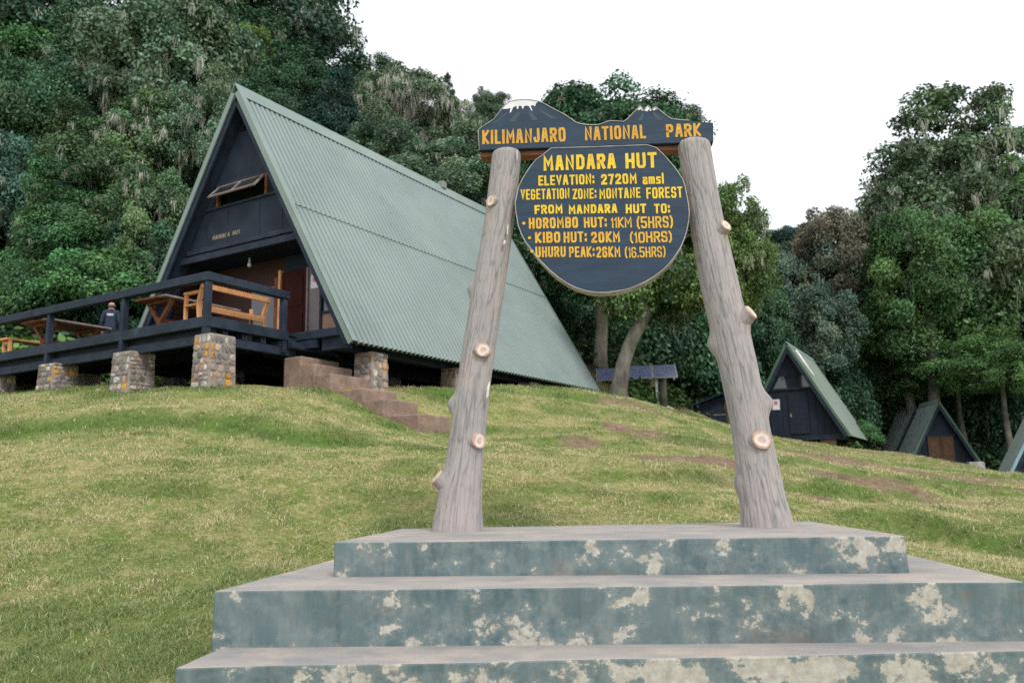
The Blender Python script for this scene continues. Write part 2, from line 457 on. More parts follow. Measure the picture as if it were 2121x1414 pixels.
def axis(pts):
    out = []
    for (a, b, st) in pts:
        out.append(np.arange(a, b, st))
    return np.concatenate(out + [[pts[-1][1]]])
gx = axis([(-400, -100, 50), (-100, -40, 10), (-40, -14, 1.5), (-14, 23, 0.16), (23, 50, 1.5), (50, 100, 10), (100, 400, 50)])
gy = axis([(-60, 0, 10), (0, 3, 0.5), (3, 34, 0.16), (34, 60, 1.3), (60, 110, 5), (110, 500, 30)])
GX, GY = np.meshgrid(gx, gy)
GZ = ground_z(GX, GY)
nx, ny = len(gx), len(gy)
idx = np.arange(nx * ny).reshape(ny, nx)
Fg = np.stack([idx[:-1, :-1], idx[:-1, 1:], idx[1:, 1:], idx[1:, :-1]], -1).reshape(-1, 4)
bm_, lm_ = bare_mask(GX.ravel(), GY.ravel()), lush_mask(GX.ravel(), GY.ravel())
# forest floor beyond the lawn
ff = np.clip((GY.ravel() - np.where(GX.ravel() < -9, 23.5, np.where(GX.ravel() < 5, 30.5 , 34.0))) / 2.0, 0, 1)
gcol = np.stack([bm_, lm_, ff], -1)

def ground_mat():
    m = bpy.data.materials.new('lawn_and_soil')
    m.use_nodes = True
    n, l = m.node_tree.nodes, m.node_tree.links
    p = n['Principled BSDF']
    p.inputs['Roughness'].default_value = 0.95
    p.inputs['Specular IOR Level'].default_value = 0.1
    tc = n.new('ShaderNodeTexCoord')
    at = n.new('ShaderNodeAttribute'); at.attribute_name = 'Col'
    sp = n.new('ShaderNodeSeparateColor'); l.new(at.outputs['Color'], sp.inputs[0])
    def noise(s, d=8, r=0.65):
        z = n.new('ShaderNodeTexNoise'); z.inputs['Scale'].default_value = s; z.inputs['Detail'].default_value = d; z.inputs['Roughness'].default_value = r
        l.new(tc.outputs['Object'], z.inputs['Vector']); return z.outputs[0]
    def mix(f, a, b):
        x = n.new('ShaderNodeMix'); x.data_type = 'RGBA'
        if isinstance(f, float): x.inputs[0].default_value = f
        else: l.new(f, x.inputs[0])
        for k, c in ((6, a), (7, b)):
            if isinstance(c, tuple): x.inputs[k].default_value = (*c, 1)
            else: l.new(c, x.inputs[k])
        return x.outputs[2]
    def rng(v, a, b):
        x = n.new('ShaderNodeMapRange'); x.inputs[1].default_value = a; x.inputs[2].default_value = b
        l.new(v, x.inputs[0]); return x.outputs[0]
    grass = mix(rng(noise(1.1), .4, .62), srgb(142, 144, 84), srgb(182, 168, 120))
    grass = mix(rng(noise(3.2), .46, .60), grass, srgb(120, 136, 66))
    grass = mix(rng(noise(11.0, 5), .52, .64), grass, srgb(194, 180, 134))
    grass = mix(rng(noise(30.0, 4), .5, .68), grass, srgb(104, 112, 58))
    lush = mix(rng(noise(9.0), .4, .65), srgb(84, 114, 50), srgb(100, 126, 60))
    c = mix(sp.outputs[1], grass, lush)
    soil = mix(rng(noise(5.0), .35, .65), srgb(158, 136, 114), srgb(120, 98, 80))
    soil = mix(rng(noise(22.0), .5, .8), soil, srgb(90, 70, 56))
    c = mix(sp.outputs[0], c, soil)
    c = mix(sp.outputs[2], c, mix(rng(noise(3.0), .4, .6), srgb(58, 62, 34), srgb(70, 60, 44)))
    l.new(c, p.inputs['Base Color'])
    bp = n.new('ShaderNodeBump'); bp.inputs['Strength'].default_value = 1.0; bp.inputs['Distance'].default_value = 0.08
    l.new(noise(16.0, 8, .7), bp.inputs['Height'])
    l.new(bp.outputs[0], p.inputs['Normal'])
    return m
me = np_mesh('ground', np.stack([GX.ravel(), GY.ravel(), GZ.ravel()], -1), Fg, ground_mat(), gcol, True)
ground = tag(link('ground', me), kind='structure', label='sloping lawn of cropped green and straw grass with bare soil spots')

# ------------------------------------------------------------------ stepped concrete plinth
def paint_mat():
    m = bpy.data.materials.new('peeling_teal_paint')
    m.use_nodes = True
    n, l = m.node_tree.nodes, m.node_tree.links
    p = n['Principled BSDF']
    p.inputs['Roughness'].default_value = 0.75
    p.inputs['Specular IOR Level'].default_value = 0.25
    tc = n.new('ShaderNodeTexCoord')
    def noise(s, d=6, r=0.6, st=None, off=(0, 0, 0)):
        z = n.new('ShaderNodeTexNoise'); z.inputs['Scale'].default_value = s; z.inputs['Detail'].default_value = d; z.inputs['Roughness'].default_value = r
        mp = n.new('ShaderNodeMapping'); mp.inputs['Scale'].default_value = st or (1, 1, 1); mp.inputs['Location'].default_value = off
        l.new(tc.outputs['Object'], mp.inputs[0]); l.new(mp.outputs[0], z.inputs['Vector']); return z.outputs[0]
    def mix(f, a, b):
        x = n.new('ShaderNodeMix'); x.data_type = 'RGBA'
        l.new(f, x.inputs[0])
        for k, c in ((6, a), (7, b)):
            if isinstance(c, tuple): x.inputs[k].default_value = (*c, 1)
            else: l.new(c, x.inputs[k])
        return x.outputs[2]
    def rng(v, a, b, lo=0.0, hi=1.0):
        x = n.new('ShaderNodeMapRange'); x.inputs[1].default_value = a; x.inputs[2].default_value = b
        x.inputs[3].default_value = lo; x.inputs[4].default_value = hi
        l.new(v, x.inputs[0]); return x.outputs[0]
    def math_(op, a, b):
        x = n.new('ShaderNodeMath'); x.operation = op
        for k, c in ((0, a), (1, b)):
            if isinstance(c, float): x.inputs[k].default_value = c
            else: l.new(c, x.inputs[k])
        return x.outputs[0]
    base = mix(rng(noise(1.7), .35, .65), srgb(76, 95, 99), srgb(99, 114, 115))
    base = mix(rng(noise(7, 8, .7, (1, 1, .45)), .48, .7), base, srgb(116, 126, 124))
    base = mix(rng(noise(2.6, 8, .7, (1, 1, 2.2), (7, 3, 1)), .56, .72), base, srgb(122, 108, 96))
    base = mix(rng(noise(5, 6, .6, (2.2, 2.2, .18), (1, 9, 2)), .52, .72, 0, .6), base, srgb(70, 84, 86))
    base = mix(rng(noise(9, 8, .75, (1, 1, 1.5), (4, 4, 4)), .60, .68, 0, .8), base, srgb(128, 104, 86))
    # flakes: coarse islands with a ragged edge, showing the bare cream render
    isl = noise(3.4, 12, .70, (1, 1, 1.2), (3.1, 0, 5))
    rag = noise(14, 6, .7)
    f = math_('ADD', isl, math_('MULTIPLY', math_('SUBTRACT', rag, 0.5), 0.16))
    sx_ = n.new('ShaderNodeSeparateXYZ'); l.new(tc.outputs['Object'], sx_.inputs[0])
    f = math_('ADD', f, rng(sx_.outputs[2], .36, .26, 0, .065))
    f = math_('ADD', f, rng(sx_.outputs[0], -1.8, 1.6, -.02, .018))
    fl = rng(f, .556, .578)
    soft = rng(f, .46, .57, 0, .5)
    base = mix(soft, base, srgb(134, 142, 138))
    cream = mix(rng(noise(20, 6, .7), .35, .65), srgb(186, 182, 170), srgb(154, 148, 136))
    col = mix(fl, base, cream)
    l.new(col, p.inputs['Base Color'])
    bp = n.new('ShaderNodeBump'); bp.inputs['Strength'].default_value = 0.5; bp.inputs['Distance'].default_value = 0.004; bp.invert = True
    l.new(math_('ADD', fl, math_('MULTIPLY', noise(60, 4), .5)), bp.inputs['Height'])
    l.new(bp.outputs[0], p.inputs['Normal'])
    return m
MT['paint'] = paint_mat()
MT['tread'] = mat('worn_grey_concrete', srgb(160, 152, 146), srgb(136, 134, 132), 1.3, 0.9, 0.4, 40, (1, 1.9, 1), c3=srgb(174, 160, 148), s3=2.4, t3=(0.48, 0.7))

SZ = R(-6.5)
plinth = empty('stepped_plinth', (0.79, 7.4, 0.2), SZ, label='three-tiered concrete plinth with peeling teal paint carrying the sign posts', cat='plinth')
TIERS = [([(-1.965, -1.405), (1.985, -1.455), (1.9, .80), (-1.965, .50)], .86, 1.121, .012),
         ([(-2.474, -2.224), (2.476, -1.97), (2.46, 1.2), (-2.46, 1.1)], .52, .881, 0),
         ([(-2.40, -2.806), (2.75, -2.20), (2.75, 1.5), (-2.475, 1.4)], -.35, .541, 0)]
for ti, (c, z0, z1, batter) in enumerate(TIERS):
    # subdivided edge so that the arrises can be slightly uneven
    m = MB()
    def ring(z, grow, jit):
        pts = []
        for k in range(4):
            a, b = Vector(c[k]), Vector(c[(k + 1) % 4])
            nseg = max(2, int((b - a).length / 0.09))
            for i in range(nseg):
                q = a.lerp(b, i / nseg)
                nrm = Vector((b.y - a.y, a.x - b.x)).normalized()
                w = 0.022 * (float(fnoise(np.array([q.x * 2.6 + z * 3]), np.array([q.y * 2.6 + ti * 9]), 5)[0]) - 0.5) * jit
                q = q + nrm * (grow + (w if i else 0))
                zz = z + (0.006 * (float(fnoise(np.array([q.x * 1.1]), np.array([q.y * 1.1 + ti]), 8)[0]) - 0.5) * 2 if jit else 0)
                pts.append((q.x, q.y, zz))
        return pts
    t = ring(z1, 0, 1); b = ring(z0, batter, 0); n_ = len(t)
    inner = [(p[0] * .86, p[1] * .86, z1 - .001) for p in t]
    m.add(t + b + inner, [(i, (i + 1) % n_, n_ + (i + 1) % n_, n_ + i) for i in range(n_)] +
          [(i, (i + 1) % n_, 2 * n_ + (i + 1) % n_, 2 * n_ + i) for i in range(n_)] + [tuple(range(2 * n_, 3 * n_))])
    o = m.build('tier', ['tread', 'paint'], plinth, bev=0.012, seg=2)
    for p in o.data.polygons: p.material_index = 0 if abs(p.normal.z) > 0.7 else 1
    o['label'] = ['top tier with the sign posts standing on it', 'wide middle tier with large flaked patches', 'lowest tier at the bottom edge'][ti]

# ------------------------------------------------------------------ park sign
sign = empty('park_sign', (0.79, 7.4, 1.121), SZ, label='park entrance sign of two log posts, a painted mountain board and a round hut board', cat='sign')
BZ = 1.121
def bark_paint():
    m = bpy.data.materials.new('moulded_cement_bark')
    m.use_nodes = True
    n, l = m.node_tree.nodes, m.node_tree.links
    p = n['Principled BSDF']; p.inputs['Roughness'].default_value = 0.85; p.inputs['Specular IOR Level'].default_value = 0.2
    at = n.new('ShaderNodeAttribute'); at.attribute_name = 'Col'
    tc = n.new('ShaderNodeTexCoord')
    nz = n.new('ShaderNodeTexNoise'); nz.inputs['Scale'].default_value = 7; nz.inputs['Detail'].default_value = 8
    mp = n.new('ShaderNodeMapping'); mp.inputs['Scale'].default_value = (1, 1, .35)
    l.new(tc.outputs['Object'], mp.inputs[0]); l.new(mp.outputs[0], nz.inputs['Vector'])
    rp = n.new('ShaderNodeValToRGB')
    e = rp.color_ramp.elements
    e[0].position, e[0].color = .30, (*srgb(152, 148, 146), 1)
    e[1].position, e[1].color = .70, (*srgb(166, 155, 150), 1)
    k = e.new(.5); k.color = (*srgb(163, 155, 152), 1)
    l.new(nz.outputs[0], rp.inputs[0])
    mx = n.new('ShaderNodeMix'); mx.data_type = 'RGBA'; mx.blend_type = 'MULTIPLY'; mx.inputs[0].default_value = 1
    l.new(rp.outputs[0], mx.inputs[6]); l.new(at.outputs['Color'], mx.inputs[7])
    l.new(mx.outputs[2], p.inputs['Base Color'])
    nb = n.new('ShaderNodeTexNoise'); nb.inputs['Scale'].default_value = 60; nb.inputs['Detail'].default_value = 4
    mq = n.new('ShaderNodeMapping'); mq.inputs['Scale'].default_value = (1, 1, .25)
    l.new(tc.outputs['Object'], mq.inputs[0]); l.new(mq.outputs[0], nb.inputs['Vector'])
    bp = n.new('ShaderNodeBump'); bp.inputs['Strength'].default_value = .5; bp.inputs['Distance'].default_value = .01
    l.new(nb.outputs[0], bp.inputs['Height']); l.new(bp.outputs[0], p.inputs['Normal'])
    return m
MT['cement_bark'] = bark_paint()
MT['cut_rim'] = mat('cut_branch_rim', srgb(196, 164, 142), srgb(176, 140, 120), 20, .85, .3)
MT['cut_white'] = mat('white_painted_ring', srgb(214, 208, 200), srgb(190, 182, 174), 20, .8)
MT['cut_core'] = mat('pink_cut_core', srgb(206, 178, 160), srgb(186, 154, 138), 25, .85, .3)

def log_post(prof, bulges, seed, zt):
    """prof: (z, x_left, x_right) above the plinth; bulges: (z, angle, amplitude, sz, sa)"""
    zs = np.array([p[0] for p in prof]); xl = np.array([p[1] for p in prof]); xr = np.array([p[2] for p in prof])
    NS, NR = 190, 230
    Z = np.concatenate([np.linspace(-0.04, zt - .06, NR - 6), zt - .06 + .06 * np.sin(np.linspace(0.25, 1.5, 6))])
    cx = np.interp(Z, zs, (xl + xr) / 2); rr = np.interp(Z, zs, (xr - xl) / 2)
    k = np.ones(25) / 25
    pad = lambda a: np.convolve(np.pad(a, 12, mode='edge'), k, 'valid')
    cx, rr = pad(cx), pad(rr)
    rr[-6:] *= np.cos(np.linspace(0.1, 1.0, 6)) ** .5
    th = np.arange(NS) / NS * 2 * math.pi
    T, ZZ = np.meshgrid(th, Z)
    a = T / (2 * math.pi)
    warp = 0.9 * vnoise(a * 6, ZZ * 1.6, seed, 6)
    g1 = vnoise(a * 44 + warp, ZZ * 3.2 + 20, seed + 1, None)
    g1 = np.where(a > .97, g1 * (1 - (a - .97) / .03) + vnoise((a - 1) * 44 + warp, ZZ * 3.2 + 20, seed + 1) * ((a - .97) / .03), g1)
    g2 = vnoise(a * 75 + warp * 2, ZZ * 7, seed + 2)
    groove = np.clip(1 - np.abs(g1 - 0.5) * 9.0, 0, 1) * .9 + np.clip(1 - np.abs(g2 - .5) * 8, 0, 1) * .55
    lump = 0.035 * (vnoise(a * 5, ZZ * 1.3, seed + 5, 5) - .5) + 0.02 * (vnoise(a * 9, ZZ * 3, seed + 6, 9) - .5)
    rad = rr[:, None] * (1 + lump) - 0.0055 * groove
    for (bz, ba, am, sz, sa) in bulges:
        da = (T - ba + math.pi) % (2 * math.pi) - math.pi
        rad = rad + am * np.exp(-((ZZ - bz) / sz) ** 2 - (da / sa) ** 2)
    X = cx[:, None] + rad * np.cos(T); Y = rad * np.sin(T)
    V = np.stack([X.ravel(), Y.ravel(), ZZ.ravel()], -1)
    i = np.arange(NR * NS).reshape(NR, NS)
    i2 = np.roll(i, -1, 1)
    F = np.stack([i[:-1], i2[:-1], i2[1:], i[1:]], -1).reshape(-1, 4)
    V = np.vstack([V, [[cx[-1], 0, Z[-1] + .004]]])
    top = i[-1]
    Ft = np.stack([top, np.roll(top, -1), np.full(NS, len(V) - 1), np.full(NS, len(V) - 1)], -1)
    groove_tone = 1 - .36 * np.clip(groove, 0, 1) * (.7 + .4 * vnoise(a * 7, ZZ * 1.5, seed + 12, 7)) - .05 * (vnoise(a * 14, ZZ * 2, seed + 9, 14))  # bark colour goes darker along the moulded grooves
    col = np.repeat(groove_tone.ravel()[:, None], 3, 1) ** np.array([1.12, 1.0, .92])
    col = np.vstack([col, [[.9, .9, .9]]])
    me = bpy.data.meshes.new('post')
    me.from_pydata(V.tolist(), [], F.tolist() + [tuple(f[:3]) for f in Ft.tolist()])
    ca = me.color_attributes.new('Col', 'FLOAT_COLOR', 'POINT')
    c4 = np.ones((len(V), 4), np.float32); c4[:, :3] = col
    ca.data.foreach_set('color', c4.ravel())
    me.polygons.foreach_set('use_smooth', [True] * len(me.polygons))
    me.materials.append(MT['cement_bark'])
    return link('post', me, sign), (lambda z: (float(np.interp(z, Z, cx)), float(np.interp(z, Z, rr))))

PL = [(-.05, -1.575, -1.06), (.03, -1.54, -1.092), (.2, -1.505, -1.097), (.63, -1.407, -1.078), (1.28, -1.31, -1.003), (2.17, -1.16, -.855), (2.86, -1.024, -.747), (3.6, -.93, -.655)]
PR = [(-.05, 1.11, 1.60), (.03, 1.148, 1.558), (.16, 1.136, 1.531), (.78, 1.11, 1.439), (1.41, 1.03, 1.36), (2.07, .915, 1.26), (2.75, .846, 1.148), (3.6, .76, 1.06)]
KL = [(2.98, -112), (1.584, -62), (.786, -38), (2.228, 180), (1.168, 183), (.459, 205)]
# knots: (z, azimuth deg in the sign frame, stub length, radius, tilt up, cut face?)
KNL = [(2.97, -118, .012, .056, .1, 1), (1.575, -68, .02, .068, .1, 1), (.775, -45, .018, .072, .05, 1), (2.215, 176, .05, .07, .3, 0), (1.15, 185, .06, .075, .3, 0), (.44, 200, .045, .075, .7, 1)]
KNR = [(2.60, -45, .03, .062, .5, 1), (1.80, -30, .05, .074, .62, 1), (.715, -78, .02, .082, .12, 1), (1.60, 172, .055, .085, .2, 0), (1.08, -6, .07, .085, .1, 0), (.38, 178, .03, .08, .0, 0)]
for prof, kn, seed, zt in ((PL, KNL, 11, 3.50), (PR, KNR, 47, 3.475)):
    bul = [(z - .03, R(a) % (2 * math.pi), L * (.8 if cut else 1.0), rad * (1.0 if cut else 1.05), rad * 1.1 / .19) for z, a, L, rad, tilt, cut in kn]
    post, fn = log_post(prof, bul, seed, zt)
    post['label'] = 'grey cement log post leaning in, ' + ('left' if prof is PL else 'right') + ' of the round board'
    for z, a, L, rad, tilt, cut in kn:
        if not cut: continue
        cx, rr = fn(z)
        d = Vector((math.cos(R(a)), math.sin(R(a)), tilt)).normalized()
        o_ = Vector((cx, 0, BZ + z)) + Vector((math.cos(R(a)), math.sin(R(a)), 0)) * rr
        sx = d.cross(Vector((0, 0, 1))).normalized(); sy = sx.cross(d)
        m = MB(); N = 22
        prof_k = [(-.06, 1.35, 0), (L * .55, 1.02, 0), (L * .95 + .008, 1.0, 0), (L + .016, .93, 0), (L + .017, .74, 1), (L + .015, .40, 2), (L + .013, .0, 2)]
        rng_ = random.Random(int(z * 1000))
        wob = [1 + .03 * rng_.uniform(-1, 1) + .05 * math.sin(2 * math.pi * k / N * 2 + z) for k in range(N)]
        ph_ = rng_.uniform(0, 6); wob2 = [1 + .10 * math.sin(2 * math.pi * k / N * 2 + ph_) + .05 * math.sin(2 * math.pi * k / N * 3 + ph_ * 2) for k in range(N)]
        rings = []
        for (t, s_, mi_) in prof_k:
            rings.append([tuple(o_ + d * t + (sx * math.cos(2 * math.pi * k / N) + sy * math.sin(2 * math.pi * k / N)) * rad * s_ * (wob[k] if s_ > .8 else wob2[k])) for k in range(N)])
        for q in range(len(rings) - 1):
            mi = 0 if q < 2 else (1 if q < 3 else (2 if q == 4 else 3))
            if q == 3: mi = 1
            m.add(rings[q] + rings[q + 1], [(k, (k + 1) % N, N + (k + 1) % N, N + k) for k in range(N)], mi)
        ob = m.build('cut_branch', ['cement_bark', 'cut_rim', 'cut_white', 'cut_core'], post if False else sign, smooth=False)
        ca = ob.data.color_attributes.new('Col', 'FLOAT_COLOR', 'POINT')
        ca.data.foreach_set('color', np.ones(len(ob.data.vertices) * 4, np.float32) * .82)

for x_, y_, z_, dx_, h_, w_ in ((-1.005, -.135, 1.21, .03, .17, .012), (-.83, -.145, 2.56, .012, .05, .012), (-.80, -.135, 2.68, .012, .12, .007), (-.70, -.12, 3.40, .0, .12, .006)):
    MB().tube([(x_ - dx_ * .5, y_ + .004, BZ + z_ - h_ / 2), (x_ - dx_ * .2, y_, BZ + z_ - h_ / 4), (x_ + dx_ * .2, y_, BZ + z_ + h_ / 4), (x_ + dx_ * .5, y_ + .004, BZ + z_ + h_ / 2)], [w_ * .3, w_, w_, w_ * .3], 8).build('white_paint_smear', 'cut_white', sign, smooth=True)
MT['board_navy'] = mat('weathered_navy_paint', srgb(36, 52, 68), srgb(44, 62, 80), 3, .6, .25, 30, (1, 1, 6), c3=srgb(58, 74, 90), s3=4, t3=(.58, .85))
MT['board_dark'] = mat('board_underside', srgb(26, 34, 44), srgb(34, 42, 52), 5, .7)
MT['plank_brown'] = mat('bare_brown_plank', srgb(150, 104, 80), srgb(116, 78, 60), 6, .8, .3, 20, (1, 6, 6))
MT['log_edge'] = mat('cream_log_edge', srgb(186, 174, 152), srgb(150, 138, 118), 10, .8, .5, 30, c3=srgb(206, 196, 178), s3=8)
MT['white_line'] = mat('white_outline_paint', srgb(176, 172, 168), srgb(140, 138, 138), 9, .7)
MT['snow'] = mat('white_snow_paint', srgb(226, 222, 222), srgb(208, 204, 206), 9, .7)
MT['slope_paint'] = mat('olive_slope_paint', srgb(70, 84, 84), srgb(56, 72, 84), 12, .7)
MT['yellow'] = mat('bright_yellow_paint', srgb(226, 192, 34), srgb(212, 174, 28), 14, .5, .15, 40, spec=.4, c3=srgb(250, 218, 90), s3=12, t3=(.6, .8))
MT['amber'] = mat('amber_yellow_paint', srgb(216, 172, 46), srgb(202, 150, 42), 14, .5, .15, 40, spec=.4, c3=srgb(240, 202, 100), s3=12, t3=(.6, .8))
MT['ochre'] = mat('ochre_paint', srgb(206, 160, 56), srgb(190, 138, 48), 14, .55, .15, 40, c3=srgb(230, 188, 100), s3=12, t3=(.6, .8))

BOARD = [(-1.062, 3.504), (-1.07, 3.704), (-1.031, 3.736), (-0.965, 3.774), (-0.916, 3.807), (-0.882, 3.851), (-0.843, 3.9), (-0.804, 3.943), (-0.766, 3.97), (-0.711, 3.981), (-0.646, 3.983), (-0.57, 3.974), (-0.49, 3.954), (-0.421, 3.914), (-0.357, 3.869), (-0.252, 3.804), (-0.2, 3.761), (-0.148, 3.717), (-0.105, 3.699), (-0.059, 3.688), (0.0, 3.68), (0.062, 3.677), (0.116, 3.692), (0.169, 3.708), (0.232, 3.701), (0.295, 3.691), (0.33, 3.712), (0.36, 3.742), (0.41, 3.788), (0.458, 3.835), (0.468, 3.82), (0.487, 3.783), (0.510, 3.818), (0.526, 3.833), (0.542, 3.812), (0.56, 3.78), (0.578, 3.802), (0.593, 3.814), (0.63, 3.782), (0.673, 3.736), (0.732, 3.687), (0.8, 3.672), (0.896, 3.658), (1.11, 3.624), (1.101, 3.438)]
zb = lambda pts: [(x, z + BZ) for x, z in pts]
board = MB().prism(zb(BOARD), 'y', -.06, .05).build('mountain_board', ['board_navy', 'board_dark'], sign, bev=.006, seg=2)
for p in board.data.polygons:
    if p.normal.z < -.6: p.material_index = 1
board['label'] = 'long navy board cut to a mountain skyline'
m = MB().tube([(x, -.063, z + BZ) for x, z in BOARD[0:43]], .0055, 6)
m.build('white_outline', 'white_line', board, smooth=True)
m = MB()
SNOW = [(-0.843, 3.9), (-0.804, 3.943), (-0.766, 3.968), (-0.711, 3.979), (-0.646, 3.981), (-0.57, 3.972), (-0.49, 3.952), (-0.515, 3.933), (-0.523, 3.905), (-0.55, 3.918), (-0.566, 3.91), (-0.549, 3.863), (-0.56, 3.864), (-0.583, 3.911), (-0.61, 3.918), (-0.631, 3.91), (-0.637, 3.888), (-0.646, 3.891), (-0.653, 3.917), (-0.678, 3.921), (-0.686, 3.887), (-0.696, 3.889), (-0.704, 3.923), (-0.732, 3.909), (-0.757, 3.858), (-0.768, 3.859), (-0.756, 3.904), (-0.789, 3.899)]
o = MB().prism(zb(SNOW), 'y', -.0635, -.059).build('snow_cap', 'snow', board)
for q in ([(0.425, 3.800), (0.458, 3.833), (0.487, 3.783), (0.477, 3.782), (0.457, 3.803), (0.441, 3.793)], [(0.492, 3.785), (0.526, 3.831), (0.558, 3.782), (0.544, 3.777), (0.535, 3.797), (0.518, 3.775)], [(0.566, 3.785), (0.593, 3.812), (0.618, 3.787), (0.597, 3.792), (0.581, 3.779)]):
    MB().prism(zb(q), 'y', -.0635, -.059).build('snow_tip', 'snow', board)
for q in ([(-.70, 3.86), (-.66, 3.85), (-.72, 3.76), (-.78, 3.77)], [(-.60, 3.87), (-.57, 3.86), (-.50, 3.77), (-.56, 3.76)], [(-.50, 3.87), (-.47, 3.86), (-.32, 3.77), (-.38, 3.77)], [(-.80, 3.86), (-.78, 3.86), (-.90, 3.76), (-.94, 3.76)],
          [(.47, 3.76), (.49, 3.76), (.47, 3.69), (.43, 3.69)], [(.56, 3.76), (.585, 3.76), (.66, 3.68), (.61, 3.68)]):
    MB().prism(zb(q), 'y', -.0612, -.059).build('painted_ravine', 'slope_paint', board)
pk = MB().hexa([(-1.066, .0, BZ + 3.462), (1.085, .0, BZ + 3.402), (1.085, .14, BZ + 3.402), (-1.066, .14, BZ + 3.462), (-1.066, .0, BZ + 3.515), (1.085, .0, BZ + 3.452), (1.085, .14, BZ + 3.452), (-1.066, .14, BZ + 3.515)])
pk.build('support_plank', 'plank_brown', sign, bev=.006)['label'] = 'bare brown plank under the mountain board'

DISC = [(-0.379, 3.44), (0.06, 3.424), (0.5, 3.409), (0.572, 3.374), (0.625, 3.322), (0.672, 3.263), (0.722, 3.2), (0.762, 3.127), (0.793, 3.06), (0.812, 2.995), (0.828, 2.9), (0.834, 2.815), (0.835, 2.74), (0.826, 2.663), (0.806, 2.575), (0.777, 2.497), (0.738, 2.42), (0.69, 2.352), (0.636, 2.285), (0.572, 2.225), (0.5, 2.174), (0.424, 2.133), (0.345, 2.099), (0.262, 2.074), (0.17, 2.056), (0.069, 2.05), (-0.02, 2.056), (-0.108, 2.075), (-0.19, 2.107), (-0.268, 2.149), (-0.343, 2.203), (-0.411, 2.266), (-0.478, 2.338), (-0.539, 2.416), (-0.592, 2.487), (-0.635, 2.557), (-0.672, 2.635), (-0.698, 2.716), (-0.714, 2.786), (-0.723, 2.856), (-0.72, 2.935), (-0.709, 3.012), (-0.688, 3.082), (-0.655, 3.149), (-0.615, 3.218), (-0.568, 3.284), (-0.52, 3.333), (-0.465, 3.374)]
rd = random.Random(4)
DISC = [(x + rd.uniform(-.004, .004), z + rd.uniform(-.004, .004)) for x, z in DISC]
disc = MB().prism(zb(DISC), 'y', -.16, .0).build('round_board', ['board_navy', 'log_edge'], sign, bev=.006, seg=2)
for p in disc.data.polygons: p.material_index = 0 if p.normal.y < -.8 else 1
disc['label'] = 'thick round navy board with a pale rim and yellow lettering'
MB().tube([(x * .997 , -.162, (z - 2.76) * .997 + 2.76 + BZ) for x, z in DISC + DISC[:1]], .005, 6, cap=False).build('white_outline', 'white_line', disc, smooth=True)

